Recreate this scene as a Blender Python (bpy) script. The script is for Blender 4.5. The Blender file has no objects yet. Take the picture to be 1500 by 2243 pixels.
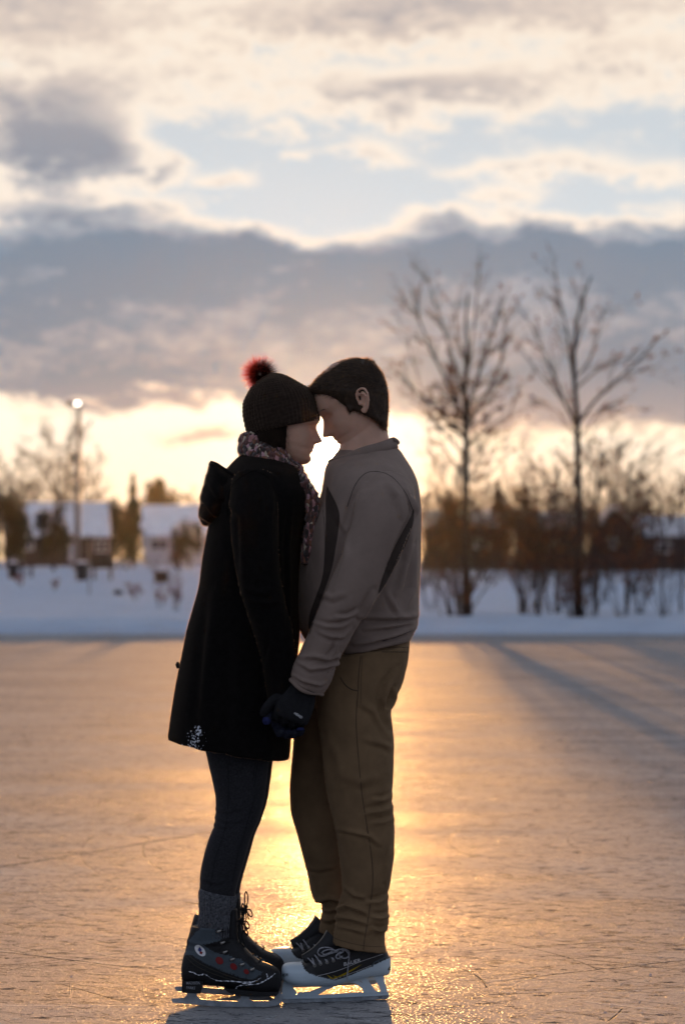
import bpy, bmesh, math, random
import numpy as np
from mathutils import Vector, Matrix, noise as mnoise

scene = bpy.context.scene
COL = scene.collection
R = math.radians

# ------------------------------------------------------------------ camera
F = 5296.0            # focal length in photo pixels (85 mm on a 36 mm tall frame, 2243 px)
CH = 1.22             # camera height above the ice
HY = 1225.0           # photo row of the horizon
def P(px, py, Y):     # real position at distance Y of something seen in the photo
    return Vector(((px - 750.0) / F * Y, Y, CH + (HY - py) / F * Y))
cam_d = bpy.data.cameras.new("camera"); cam = bpy.data.objects.new("camera", cam_d); COL.objects.link(cam)
cam.location = (0, 0, CH); cam.rotation_euler = (R(90), 0, 0)
cam_d.sensor_fit = 'VERTICAL'; cam_d.sensor_height = 36; cam_d.sensor_width = 24; cam_d.lens = 85
cam_d.shift_y = (HY - 1121.5) / 2243.0
cam_d.clip_start = 0.1; cam_d.clip_end = 6000
cam_d.dof.use_dof = True; cam_d.dof.focus_distance = 6.62; cam_d.dof.aperture_fstop = 3.4
scene.camera = cam

# ------------------------------------------------------------------ light
SUN_EL, SUN_AZ = 2.56, -0.27      # degrees; azimuth from +Y towards +X
sd = Vector((math.sin(R(SUN_AZ)) * math.cos(R(SUN_EL)), math.cos(R(SUN_AZ)) * math.cos(R(SUN_EL)), math.sin(R(SUN_EL))))
sl = bpy.data.lights.new("sun", 'SUN'); sl.energy = 5.0; sl.angle = R(0.53); sl.color = (1.0, 0.47, 0.14)
so = bpy.data.objects.new("sun", sl); COL.objects.link(so); so.location = (0, 60, 30)
so.rotation_euler = (-sd).to_track_quat('-Z', 'Y').to_euler()

w = bpy.data.worlds.new("World"); scene.world = w; w.use_nodes = True
nt = w.node_tree; nt.nodes.clear()

class V:
    """tiny expression wrapper: arithmetic on float sockets makes Math nodes"""
    tree = None
    def __init__(s, sock): s.s = sock
    @staticmethod
    def m(op, *a, clamp=False):
        n = V.tree.nodes.new('ShaderNodeMath'); n.operation = op; n.use_clamp = clamp
        for i, x in enumerate(a):
            if isinstance(x, V): V.tree.links.new(x.s, n.inputs[i])
            else: n.inputs[i].default_value = float(x)
        return V(n.outputs[0])
    def __add__(s, o): return V.m('ADD', s, o)
    __radd__ = __add__
    def __sub__(s, o): return V.m('SUBTRACT', s, o)
    def __rsub__(s, o): return V.m('SUBTRACT', o, s)
    def __mul__(s, o): return V.m('MULTIPLY', s, o)
    __rmul__ = __mul__
    def __truediv__(s, o): return V.m('DIVIDE', s, o)
    def clamp(s): return V.m('ADD', s, 0, clamp=True)
def vexp(x): return V.m('EXPONENT', x)
def sstep(x, a, b):
    n = V.tree.nodes.new('ShaderNodeMapRange'); n.interpolation_type = 'SMOOTHSTEP'
    V.tree.links.new(x.s, n.inputs[0]); n.inputs[1].default_value = a; n.inputs[2].default_value = b
    return V(n.outputs[0])
def comb(x, y, z):
    n = V.tree.nodes.new('ShaderNodeCombineXYZ')
    for i, q in enumerate((x, y, z)):
        if isinstance(q, V): V.tree.links.new(q.s, n.inputs[i])
        else: n.inputs[i].default_value = q
    return n.outputs[0]
def fbm(vec, scale, detail=6, rough=.55, dist=0, dim='3D'):
    n = V.tree.nodes.new('ShaderNodeTexNoise'); n.noise_dimensions = dim
    V.tree.links.new(vec, n.inputs['Vector']); n.inputs['Scale'].default_value = scale
    n.inputs['Detail'].default_value = detail; n.inputs['Roughness'].default_value = rough
    n.inputs['Distortion'].default_value = dist
    return V(n.outputs[0])
def mixc(fac, a, b, mode='MIX'):
    n = V.tree.nodes.new('ShaderNodeMix'); n.data_type = 'RGBA'; n.blend_type = mode; n.clamp_factor = True
    for idx, q in ((0, fac), (6, a), (7, b)):
        if isinstance(q, V): V.tree.links.new(q.s, n.inputs[idx])
        elif isinstance(q, (int, float)): n.inputs[idx].default_value = q
        elif isinstance(q, tuple): n.inputs[idx].default_value = (*q[:3], 1)
        else: V.tree.links.new(q, n.inputs[idx])
    return n.outputs[2]
def ramp(x, stops, interp='LINEAR'):
    n = V.tree.nodes.new('ShaderNodeValToRGB'); cr = n.color_ramp; cr.interpolation = interp
    V.tree.links.new(x.s if isinstance(x, V) else x, n.inputs[0])
    while len(cr.elements) < len(stops): cr.elements.new(0.5)
    for e, (p, c) in zip(cr.elements, stops):
        e.position = p; e.color = (*c, 1) if len(c) == 3 else c
    return n.outputs[0]
def lin(r, g, b):
    f = lambda c: (c / 255 / 12.92) if c <= 10 else ((c / 255 + .055) / 1.055) ** 2.4
    return (f(r), f(g), f(b))

V.tree = nt
tc = nt.nodes.new('ShaderNodeTexCoord'); sp = nt.nodes.new('ShaderNodeSeparateXYZ')
nt.links.new(tc.outputs['Generated'], sp.inputs[0])
dx, dy, dz = V(sp.outputs[0]), V(sp.outputs[1]), V(sp.outputs[2])
az = V.m('ARCTAN2', dx, dy) * 57.2958              # degrees, 0 = straight into the sunset
el = V.m('ARCSINE', dz) * 57.2958
K = F / 57.2958                                    # photo pixels per degree
def U0(px): return math.degrees(math.atan((px - 750) / F))
def E0(py): return math.degrees(math.atan((HY - py) / F))
# wind-stretched turbulence that frays every cloud
wv = comb(az * 0.22, el * 0.62, 0.0)
n1 = fbm(wv, 1.0, 7, .6, .25) - .5
wv2 = comb(az * 0.6 + 7.3, el * 1.3 + 3.1, 1.7)
n2 = fbm(wv2, 1.6, 6, .62, .2) - .5
wv3 = comb(az * 0.35 + 21.3, el * 0.8 + 9.1, 4.2)
n3 = fbm(wv3, 1.0, 4, .55, .4) - .5
n4 = fbm(comb(az * 1.5, el * 3.2, 8.0), 1.5, 5, .6, .3) - .5
wa = az + n1 * 2.4 + n2 * 1.2 + n4 * .5; we = el + n3 * 1.2 + n2 * 0.9 + n4 * .35
def blob(px, py, rx, ry, wt):
    a = (wa - U0(px)) * (K / rx); b = (we - E0(py)) * (K / ry)
    return vexp((a * a + b * b) * -1.0) * wt
BL = [
 (1080, 10, 620, 80, .62), (40, 20, 260, 120, .50), (560, 60, 300, 60, .30),
 (360, 170, 240, 70, .30), (900, 195, 230, 45, .60), (1290, 205, 330, 75, .34), (1420, 120, 200, 40, .30),
 (560, 255, 260, 40, .26), (860, 270, 150, 34, .30), (110, 270, 170, 120, .70), (90, 370, 230, 90, .66), (260, 330, 70, 50, .42),
 (375, 375, 48, 30, .50), (610, 345, 60, 20, .46), (790, 345, 100, 24, .52), (1200, 365, 300, 30, .48), (1460, 400, 120, 40, .36),
 (500, 405, 70, 26, .62), (1110, 428, 95, 28, .56), (960, 478, 80, 22, .50), (380, 450, 60, 24, .42), (160, 470, 180, 24, .42),
 (400, 300, 150, 55, -.26), (650, 430, 330, 46, -.22), (1330, 460, 120, 24, -.15), (1010, 330, 90, 40, -.18), (700, 500, 60, 16, -.2),
 (250, 560, 250, 80, .60), (570, 545, 130, 50, .60), (790, 600, 170, 50, .40), (1060, 530, 190, 44, .55), (1470, 560, 160, 70, .55), (1300, 560, 200, 30, .30),
 (620, 585, 50, 14, -.55), (90, 600, 40, 20, -.3),
 (450, 952, 130, 24, .85), (200, 850, 260, 26, .40), (620, 870, 200, 20, .40), (1150, 860, 420, 50, .55), (60, 905, 160, 16, .25), (1000, 960, 260, 14, .2),
 (320, 905, 140, 14, -.3), (60, 830, 120, 20, -.15),
]
dens = None
for b in BL:
    t = blob(*b); dens = t if dens is None else dens + t
bl_ = we + sstep(az, 0.0, 4.0) * .75
band = sstep(bl_, E0(925), E0(820)) * (1 - sstep(we + n1 * 2.4 + n2 * 1.2, E0(610), E0(430)))      # the long grey cloud bank
dens = dens + band * 0.92
high = sstep(el, 12.8, 20.0)                       # broken overcast over the rest of the sky
away = sstep(V.m('ABSOLUTE', az), 9.0, 22.0)
dens = dens + high * .35 + away * .12 * sstep(el, 1.0, 5.0)
dens = dens + n1 * .62 + n2 * .72 + n4 * .44 + 0.0 + sstep(el, 8.5, 12.0) * .15
d = (dens * .8).clamp()
# clear sky: physical sky texture, tinted by the pale winter blue seen between the clouds
sky = nt.nodes.new('ShaderNodeTexSky'); sky.sky_type = 'NISHITA'; sky.sun_disc = False
sky.sun_elevation = R(SUN_EL); sky.sun_rotation = R(SUN_AZ); sky.air_density = 1.2; sky.dust_density = 2.0; sky.altitude = 250
S = 10.0                                           # Background strength is 0.1
def sc(c, k=1.0): return tuple(x * S * k for x in c)
side = V.m('MAXIMUM', sstep(V.m('ABSOLUTE', az), 12.0, 80.0), sstep(el, 14.0, 45.0))
eln = V.m('DIVIDE', el, 20.0, clamp=True)
near = ramp(eln, [(0.0, lin(255, 228, 182)), (.08, lin(250, 232, 206)), (.18, lin(238, 234, 222)), (.34, lin(192, 204, 212)), (.62, lin(178, 189, 198)), (1, lin(140, 165, 195))])
far = ramp(V.m('DIVIDE', el, 60.0, clamp=True), [(0, lin(118, 122, 138)), (.3, lin(132, 146, 170)), (.6, lin(150, 166, 192)), (1, lin(165, 180, 205))])
clear = mixc(side, near, far)
clear = mixc(1.0, clear, (S, S, S), 'MULTIPLY')
clear = mixc(0.04, clear, sky.outputs[0])
lit = mixc(side, ramp(eln, [(0, lin(255, 236, 200)), (.25, lin(250, 228, 204)), (.45, lin(238, 224, 208)), (.62, lin(236, 221, 203)), (1, lin(225, 212, 200))]), lin(172, 176, 188))
mid = mixc(side, ramp(eln, [(0, lin(240, 200, 150)), (.12, lin(206, 178, 158)), (.35, lin(160, 166, 176)), (.6, lin(206, 190, 178)), (1, lin(196, 184, 178))]), lin(128, 138, 160))
dark = mixc(side, ramp(eln, [(0, lin(205, 170, 130)), (.12, lin(176, 158, 150)), (.22, lin(126, 132, 142)), (.38, lin(116, 130, 146)), (.6, lin(164, 157, 158)), (1, lin(160, 154, 156))]), lin(108, 120, 145))
c = mixc(sstep(d, .04, .42), clear, mixc(1.0, lit, (S, S, S), 'MULTIPLY'))
c = mixc(sstep(d, .30, .60), c, mixc(1.0, mid, (S, S, S), 'MULTIPLY'))
c = mixc(sstep(d, .50, .86), c, mixc(1.0, dark, (S, S, S), 'MULTIPLY'))
# aureole and disc of the low sun
dp = nt.nodes.new('ShaderNodeVectorMath'); dp.operation = 'DOT_PRODUCT'
nt.links.new(tc.outputs['Generated'], dp.inputs[0]); dp.inputs[1].default_value = sd
ang = V.m('ARCCOSINE', V.m('MINIMUM', V(dp.outputs['Value']), 1.0)) * 57.2958
glow = vexp(ang * -1.15) * 14.0 + vexp(ang * ang * -14.0) * 160.0 + vexp(ang * -.36) * .7
gl = nt.nodes.new('ShaderNodeVectorMath'); gl.operation = 'SCALE'; gl.inputs[0].default_value = (1.0, .74, .44)
nt.links.new(glow.s, gl.inputs['Scale'])
c = mixc(1.0, c, gl.outputs[0], 'ADD')
bg = nt.nodes.new('ShaderNodeBackground'); bg.inputs[1].default_value = 0.1
nt.links.new(c, bg.inputs[0])
wo = nt.nodes.new('ShaderNodeOutputWorld'); nt.links.new(bg.outputs[0], wo.inputs[0])
w.cycles.sampling_method = 'MANUAL'; w.cycles.sample_map_resolution = 1024

scene.view_settings.view_transform = 'Standard'; scene.view_settings.look = 'None'
scene.view_settings.exposure = 0.28; scene.view_settings.gamma = 1.0
scene.cycles.use_denoising = True
try: scene.cycles.denoiser = 'OPENIMAGEDENOISE'
except Exception: pass
scene.cycles.max_bounces = 6; scene.cycles.diffuse_bounces = 3; scene.cycles.glossy_bounces = 3
scene.cycles.transparent_max_bounces = 12; scene.cycles.sample_clamp_indirect = 6; scene.cycles.volume_bounces = 0
scene.cycles.caustics_reflective = False; scene.cycles.caustics_refractive = False

# ------------------------------------------------------------------ helpers
def prop(o, label=None, cat=None, group=None, kind=None):
    for k, v in (('label', label), ('category', cat), ('group', group), ('kind', kind)):
        if v: o[k] = v
    return o
def empty(name, loc, label, cat, group=None):
    o = bpy.data.objects.new(name, None); COL.objects.link(o); o.location = loc; o.empty_display_size = .2
    return prop(o, label, cat, group)
class MB:
    """collects world-space vertices and faces, links them as ONE mesh object"""
    def __init__(s): s.v = []; s.f = []; s.n = 0
    def add(s, v, f):
        s.v.append(np.asarray(v, float).reshape(-1, 3)); s.f += [tuple(i + s.n for i in q) for q in f]; s.n += len(s.v[-1])
    def box(s, c, d, rz=0, taper=1.0):
        x, y, z = d[0] / 2, d[1] / 2, d[2] / 2; q = []
        for k in (-1, 1):
            t = taper if k > 0 else 1
            for a, b in ((-1, -1), (1, -1), (1, 1), (-1, 1)):
                X, Y = a * x * t, b * y * t
                q.append((c[0] + X * math.cos(rz) - Y * math.sin(rz), c[1] + X * math.sin(rz) + Y * math.cos(rz), c[2] + k * z))
        s.add(q, [(3, 2, 1, 0), (4, 5, 6, 7), (0, 1, 5, 4), (1, 2, 6, 5), (2, 3, 7, 6), (3, 0, 4, 7)])
    def tube(s, pts, rad, n=8, caps=True, flat=1.0, up=(0, 0, 1)):
        pts = np.asarray([tuple(p) for p in pts], float); m = len(pts)
        rad = [rad] * m if isinstance(rad, (int, float)) else list(rad)
        T = np.gradient(pts, axis=0); T /= (np.linalg.norm(T, axis=1, keepdims=True) + 1e-9)
        u = np.cross(T[0], up)
        if np.linalg.norm(u) < 1e-3: u = np.cross(T[0], (1, 0, 0))
        out = []
        for i in range(m):
            u = u - T[i] * np.dot(u, T[i]); u /= (np.linalg.norm(u) + 1e-9); v = np.cross(T[i], u)
            for k in range(n):
                a = 2 * math.pi * k / n
                out.append(pts[i] + rad[i] * (u * math.cos(a) + v * math.sin(a) * flat))
        f = []
        for i in range(m - 1):
            for k in range(n):
                a, b = i * n + k, i * n + (k + 1) % n
                f.append((a, b, b + n, a + n))
        if caps: f += [tuple(range(n - 1, -1, -1)), tuple((m - 1) * n + k for k in range(n))]
        s.add(out, f)
    def prism(s, poly, y0, y1):
        """polygon in XZ extruded along Y"""
        n = len(poly); v = [(x, y0, z) for x, z in poly] + [(x, y1, z) for x, z in poly]
        s.add(v, [tuple(range(n)), tuple(range(2 * n - 1, n - 1, -1))] + [(i, i + n, (i + 1) % n + n, (i + 1) % n) for i in range(n)])
    def build(s, name, mat, parent=None, smooth=False, origin=None):
        return link(name, np.concatenate(s.v) if s.v else np.zeros((0, 3)), s.f, mat, parent, smooth, origin)
def link(name, v, f, mat, parent=None, smooth=False, origin=None):
    """world-space geometry -> object whose origin is at its parent's (or the given) point"""
    v = np.asarray(v, float)
    if origin is None: origin = Vector((0, 0, 0))
    base = Vector(origin)
    if parent is not None:
        base = Vector((0, 0, 0)); q = parent
        while q is not None: base = base + q.location; q = q.parent
    me = bpy.data.meshes.new(name); me.from_pydata((v - np.array(base)).tolist(), [], f); me.update()
    bm = bmesh.new(); bm.from_mesh(me); bmesh.ops.recalc_face_normals(bm, faces=bm.faces); bm.to_mesh(me); bm.free()
    if smooth: me.polygons.foreach_set('use_smooth', [True] * len(me.polygons))
    if mat:
        for m_ in (mat if isinstance(mat, (list, tuple)) else [mat]): me.materials.append(m_)
    o = bpy.data.objects.new(name, me); COL.objects.link(o)
    if parent is not None:
        o.parent = parent
    else: o.location = base
    return o
def mat(name, col, rough=.8, var=.25, vscale=8.0, bump=0.0, bscale=40.0, spec=.3, metal=0, sheen=0, sheen_tint=None, stretch=None, col2=None, emis=None, trans=0, coords='Object'):
    m = bpy.data.materials.new(name); m.use_nodes = True; t = m.node_tree; V.tree = t
    b = t.nodes['Principled BSDF']; tcn = t.nodes.new('ShaderNodeTexCoord'); vec = tcn.outputs[coords]
    if stretch:
        mp = t.nodes.new('ShaderNodeMapping'); mp.inputs['Scale'].default_value = stretch
        t.links.new(vec, mp.inputs[0]); vec = mp.outputs[0]
    nz = fbm(vec, vscale, 5, .6)
    a = tuple(x * (1 - var) for x in col); c2 = col2 or tuple(min(1, x * (1 + var)) for x in col)
    t.links.new(ramp(nz, [(.3, a), (.7, c2)]), b.inputs['Base Color'])
    b.inputs['Roughness'].default_value = rough; b.inputs['Specular IOR Level'].default_value = spec
    b.inputs['Metallic'].default_value = metal
    if sheen:
        b.inputs['Sheen Weight'].default_value = sheen; b.inputs['Sheen Roughness'].default_value = .4
        b.inputs['Sheen Tint'].default_value = (*(sheen_tint or (1, .9, .8)), 1)
    if emis:
        b.inputs['Emission Color'].default_value = (*emis[0], 1); b.inputs['Emission Strength'].default_value = emis[1]
    if bump:
        bp = t.nodes.new('ShaderNodeBump'); bp.inputs['Strength'].default_value = bump; bp.inputs['Distance'].default_value = .01
        t.links.new(fbm(vec, bscale, 4, .6).s, bp.inputs['Height']); t.links.new(bp.outputs[0], b.inputs['Normal'])
    if trans:
        tr = t.nodes.new('ShaderNodeBsdfTranslucent'); tr.inputs[0].default_value = (*col, 1)
        mx = t.nodes.new('ShaderNodeMixShader'); mx.inputs[0].default_value = trans
        t.links.new(b.outputs[0], mx.inputs[1]); t.links.new(tr.outputs[0], mx.inputs[2])
        t.links.new(mx.outputs[0], t.nodes['Material Output'].inputs[0])
    return m
# ------------------------------------------------------------------ ice
def ice_material():
    m = bpy.data.materials.new("skated_ice"); m.use_nodes = True; t = m.node_tree; V.tree = t
    b = t.nodes['Principled BSDF']; g = t.nodes.new('ShaderNodeNewGeometry'); pos = g.outputs['Position']
    s = t.nodes.new('ShaderNodeSeparateXYZ'); t.links.new(pos, s.inputs[0]); x, y = V(s.outputs[0]), V(s.outputs[1])
    # skate cuts: thin arcs of many big circles, broken up by noise
    rnd = random.Random(5); lines = None; light = None
    warp = fbm(pos, .6, 1, .5) * .12; dust = fbm(pos, 30, 2, .6)
    brk = [fbm(comb(x * (.7 + .35 * q) + q * 17.0, y * (1.3 - .2 * q), q * 3.1), 1.4 + q * .8, 4, .65) for q in range(5)]
    for i in range(30):
        a = (rnd.choice((-1, 1)) * 1.57 + rnd.gauss(0, .38)) if i % 7 else rnd.uniform(0, 6.28); Rr = rnd.choice((4, 7, 12, 20, 40, 60)) * rnd.uniform(.8, 1.3); cx = rnd.uniform(-2, 2) + math.cos(a) * Rr; cy = 9 + rnd.uniform(-5, 8) + math.sin(a) * Rr
        dd = V.m('SQRT', (x - cx) * (x - cx) + (y - cy) * (y - cy)) + warp * rnd.uniform(.2, 1.0)
        per = rnd.uniform(.09, .7)
        fr = V.m('ABSOLUTE', V.m('FRACT', dd / per) - .5) * per
        wd = rnd.uniform(.0010, .0028)
        ln = 1 - sstep(fr, wd * .4, wd * 1.6)
        lo = rnd.uniform(.48, .56); ln = ln * sstep(brk[i % 5], lo, lo + .07)
        if i % 3: lines = ln if lines is None else lines + ln
        else: light = ln if light is None else light + ln
    wob = fbm(pos, 5, 3, .6) * .05
    def cut(x0, y0, x1, y1, wd, xa, xb):
        L_ = math.hypot(x1 - x0, y1 - y0); nx_, ny_ = (y1 - y0) / L_, -(x1 - x0) / L_
        dd = V.m('ABSOLUTE', (x - x0) * nx_ + (y - y0) * ny_ + wob - .025); lo_, hi_ = min(xa, xb), max(xa, xb)
        return (1 - sstep(dd, wd * .3, wd * 1.3)) * sstep(x, lo_, lo_ + .1) * (1 - sstep(x, hi_ - .1, hi_))
    lines = lines + cut(-1.36, 9.57, -.61, 10.77, .010, -2.6, -.30) + cut(.55, 7.05, 1.35, 7.55, .005, .4, 1.5) + cut(.35, 6.75, 1.25, 6.95, .004, .3, 1.6) + cut(-1.2, 7.6, -.5, 7.15, .004, -1.5, -.45)
    light = light + cut(-1.2, 7.62, -.5, 7.17, .004, -1.4, -.6) + cut(.62, 6.70, .9, 6.52, .006, .6, .92) + cut(-1.1, 6.62, -.55, 6.60, .006, -1.1, -.5)
    lines = lines.clamp(); light = light.clamp()
    st = t.nodes.new('ShaderNodeMapping'); st.inputs['Scale'].default_value = (.55, 1.6, 1); t.links.new(pos, st.inputs[0])
    big = fbm(st.outputs[0], .9, 6, .62)
    patch_ = sstep(fbm(st.outputs[0], 2.6, 4, .65), .44, .62)
    chips = sstep(fbm(pos, 34, 3, .65), .57, .66) * patch_
    pits = sstep(fbm(comb(x * .6, y * 1.2, 5.0), 20, 5, .75), .56, .62) * (1 - patch_ * .3)
    fine = fbm(pos, 85, 4, .75); finer = fbm(pos, 300, 2, .6)
    med = fbm(pos, 11, 5, .68)
    grain = sstep(fine, .38, .64)
    base = mixc(sstep(big, .36, .64), (.11, .12, .14), (.31, .305, .30))
    base = mixc(grain * .4, base, (.42, .42, .42)); base = mixc(sstep(med, .50, .62) * .35, base, (.14, .16, .18))
    base = mixc(pits * .85, base, (.04, .05, .065))
    base = mixc(lines * .9, base, (.03, .04, .05)); base = mixc(light * .6, base, (.62, .62, .62))
    base = mixc(chips * .7, base, (.62, .64, .67))
    t.links.new(base, b.inputs['Base Color'])
    gl_ = sstep(fbm(pos, 150, 1, .5), .63, .67)
    rg = .80 + (big - .5) * .5 + chips * .1 + (med - .5) * .20 - gl_ * .45
    t.links.new(rg.clamp().s, b.inputs['Roughness'])
    sp_l = (.80 + (med - .5) * 1.3 + (fine - .5) * 1.6 + (big - .5) * .6 - pits * 1.0 - lines * 1.0 + gl_ * .5).clamp()
    t.links.new(sp_l.s, b.inputs['Specular IOR Level'])
    b.inputs['IOR'].default_value = 1.33
    b.inputs['Coat Weight'].default_value = .010; b.inputs['Coat Roughness'].default_value = .22; b.inputs['Coat IOR'].default_value = 1.31
    h = fine * .0046 + finer * .0012 + med * .0085 + chips * .006 - lines * .006 - pits * .005 + light * .003
    bp = t.nodes.new('ShaderNodeBump'); bp.inputs['Strength'].default_value = 1.0; bp.inputs['Distance'].default_value = 1.0
    t.links.new(h.s, bp.inputs['Height']); t.links.new(bp.outputs[0], b.inputs['Normal'])
    return m
ICE = ice_material()
def crumbs():
    rnd = random.Random(77); m = MB(); cl = [(rnd.uniform(-1.6, 1.6), rnd.uniform(5.6, 13), rnd.uniform(.05, .5), rnd.uniform(0, 3.1)) for _ in range(46)]
    for _ in range(2600):
        if rnd.random() < .72:
            cx, cy, sp, an = rnd.choice(cl); t_ = rnd.gauss(0, sp); x = cx + t_ * math.cos(an) + rnd.gauss(0, .03); y = cy + t_ * math.sin(an) + rnd.gauss(0, .05)
        else: x, y = rnd.uniform(-2.2, 2.2), rnd.uniform(5.4, 16)
        r = rnd.choice((.0012, .0016, .002, .0028, .004)) * rnd.uniform(.7, 1.3); n = 5; q = [(x + r * rnd.uniform(.7, 1.4) * math.cos(k * 1.2566), y + r * rnd.uniform(.7, 1.4) * math.sin(k * 1.2566), -.001) for k in range(n)]
        q += [(a + (x - a) * .4, b + (y - b) * .4, r * rnd.uniform(.10, .28)) for a, b, _ in q]
        m.add(q, [(k, (k + 1) % n, n + (k + 1) % n, n + k) for k in range(n)] + [tuple(range(n, 2 * n))])
    return m
def shore(x): return 39.2 - .012 * x + .25 * mnoise.noise(Vector((x * .15, 1, 0))) + .16 * mnoise.noise(Vector((x * .9, 4, 0))) + .06 * mnoise.noise(Vector((x * 3.1, 7, 0)))
def snow_z(x, y):
    s = y - shore(x)
    if s < 0: return -.25 + .0 * s
    z = .20 * (1 - math.exp(-s / .55)) + .05 * math.exp(-((s - 1.5) / 1.0) ** 2)
    z += .46 * max(0, min(1, (s - 8) / 42)) ** 1.2
    z += (.05 * mnoise.noise(Vector((x * .25, y * .12, 0))) + .03 * mnoise.noise(Vector((x * .8, y * .5, 3)))) * min(1, s / 2)
    z += .045 * mnoise.noise(Vector((x * 2.2, y * 1.6, 9))) * math.exp(-((s - 1.2) / 1.6) ** 2)
    return z
ice = MB(); ice.add([(-260, -80, 0), (260, -80, 0), (260, 41, 0), (-260, 41, 0)], [(0, 1, 2, 3)])
o = ice.build('ice', ICE); prop(o, 'skated rink ice glowing orange in the low sun', 'ice', kind='structure')
o = crumbs().build('ice_shavings', mat('ice_shaving', (.55, .58, .62), .6, .1, 40, spec=.4, trans=.35)); prop(o, 'loose snow crumbs and blade shavings scattered over the ice', 'ice shavings', kind='stuff')
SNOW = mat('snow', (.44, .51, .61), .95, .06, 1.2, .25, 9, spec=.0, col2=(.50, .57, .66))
xs = np.concatenate([-np.geomspace(300, 12, 26)[:-1], np.arange(-12, 12.01, .2), np.geomspace(12, 300, 26)[1:]])
ys = np.concatenate([np.arange(38.2, 46, .2), np.arange(46, 100, 1.2), np.geomspace(100, 1500, 24)])
vs = [(x, y, snow_z(x, y)) for y in ys for x in xs]; nx = len(xs)
fs = [(j * nx + i, j * nx + i + 1, (j + 1) * nx + i + 1, (j + 1) * nx + i) for j in range(len(ys) - 1) for i in range(nx - 1)]
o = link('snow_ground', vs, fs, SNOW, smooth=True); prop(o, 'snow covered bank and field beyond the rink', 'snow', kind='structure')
def on_snow(px, Y):
    x = (px - 750) / F * Y; return Vector((x, Y, snow_z(x, Y)))

# ------------------------------------------------------------------ vegetation
BARK = mat('bark', (.045, .036, .032), .95, .35, 14, .6, 30, spec=.1)
TWIG = mat('twig', (.042, .030, .024), .9, .3, 6, spec=.1)
LEAF = mat('dry_leaf', (.16, .06, .02), .8, .4, 6, spec=.2, trans=.5)
CONIFER = mat('conifer_needles', (.028, .034, .022), .9, .4, 3, spec=.05)
def branch(mb, p, d, L, r, lvl, rnd, leaves=None, spread=.55, up=.15, kids=4, minr=.0035, leafp=.25):
    n = max(3, int(5 - lvl) + 2); pts = [p.copy()]; q = p.copy(); dd = d.normalized()
    for i in range(n):
        dd = (dd + Vector((rnd.gauss(0, .09), rnd.gauss(0, .09), rnd.gauss(0, .06) + up * .12))).normalized()
        q = q + dd * (L / n); pts.append(q.copy())
    rr = [max(minr, r * (1 - .75 * i / n)) for i in range(n + 1)]
    mb.tube(pts, rr, 5 if lvl == 0 else (4 if lvl == 1 else 3), caps=False)
    if lvl >= 3 or L < .12:
        if leaves is not None:
            for _ in range(3):
                if rnd.random() < leafp:
                    c = pts[rnd.randint(1, n)]; s = rnd.uniform(.02, .045); a = Vector((rnd.gauss(0, 1), rnd.gauss(0, 1), rnd.gauss(0, 1))).normalized()
                    b2 = a.cross(Vector((rnd.gauss(0, 1), rnd.gauss(0, 1), 1))).normalized()
                    leaves.add([c + a * s, c + b2 * s * .6, c - a * s, c - b2 * s * .6], [(0, 1, 2, 3)])
        return
    for k in range(kids):
        i = rnd.uniform(.25, 1.0) * n; j = min(int(i), n - 1); f = i - j
        c = pts[j].lerp(pts[j + 1], f); t = (pts[j + 1] - pts[j]).normalized()
        side = t.cross(Vector((rnd.gauss(0, 1), rnd.gauss(0, 1), rnd.gauss(0, 1)))).normalized()
        nd = (t + side * rnd.uniform(.6, 1.3) * spread + Vector((0, 0, up))).normalized()
        branch(mb, c, nd, L * rnd.uniform(.35, .6), rr[j] * .55, lvl + 1, rnd, leaves, spread, up, kids, minr, leafp)
def limb_tree(label, base, trunk, limbs, r0, seed, cat='tree', group=None, twk=8, leafp=.3, low=None):
    """trunk and main limbs follow photo rows/columns, each at its own depth"""
    rnd = random.Random(seed); root = empty('bare_tree', base, label, cat, group)
    tb = MB(); n = len(trunk); tb.tube(trunk, [max(.012, r0 * (1 - .8 * i / (n - 1)) * (1.35 if i == 0 else 1)) for i in range(n)], 8)
    tb.build('trunk', BARK, root, True)
    cb = MB(); lv = MB()
    for pts, r in limbs:
        m_ = len(pts); cb.tube(pts, [max(.005, r * .62 * (1 - .8 * i / (m_ - 1))) for i in range(m_)], 5, caps=False)
        for i in range(m_ - 1):
            seg = pts[i + 1] - pts[i]; L = seg.length
            for _ in range(max(1, int(L * twk))):
                c = pts[i].lerp(pts[i + 1], rnd.random()); t = seg.normalized()
                side = t.cross(Vector((rnd.gauss(0, 1), rnd.gauss(0, 1), rnd.gauss(0, 1)))).normalized()
                branch(cb, c, t + side * rnd.uniform(.3, .8), rnd.uniform(.25, .68), max(.004, r * .22), 2, rnd, lv, .5, .1, 5, .0022, leafp)
    if low:
        for (c, L, k) in low:
            for _ in range(k):
                a = rnd.uniform(0, 6.28); dd = Vector((math.cos(a), math.sin(a) * .6, rnd.uniform(.1, .9)))
                branch(cb, c + Vector((0, 0, rnd.uniform(-.3, .5))), dd, L * rnd.uniform(.6, 1.1), .014, 1, rnd, lv, .8, .05, 4, .0035, leafp)
    cb.build('crown', TWIG, root)
    if lv.n: lv.build('dry_leaves', LEAF, root)
    return root
def pl(Y, pts, rnd, dep=.25):
    out = []; yy = Y
    drift = rnd.uniform(-dep, dep)
    for i, (a, b) in enumerate(pts): out.append(P(a, b, Y + drift * i))
    return out
rn = random.Random(3)
Y1 = 42.0
b1 = on_snow(1022, Y1)
T1 = [b1] + [P(a, b, Y1) for a, b in ((1021, 1240), (1018, 1100), (1021, 980), (1018, 860), (1022, 760), (1020, 690), (1026, 640))]
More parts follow.
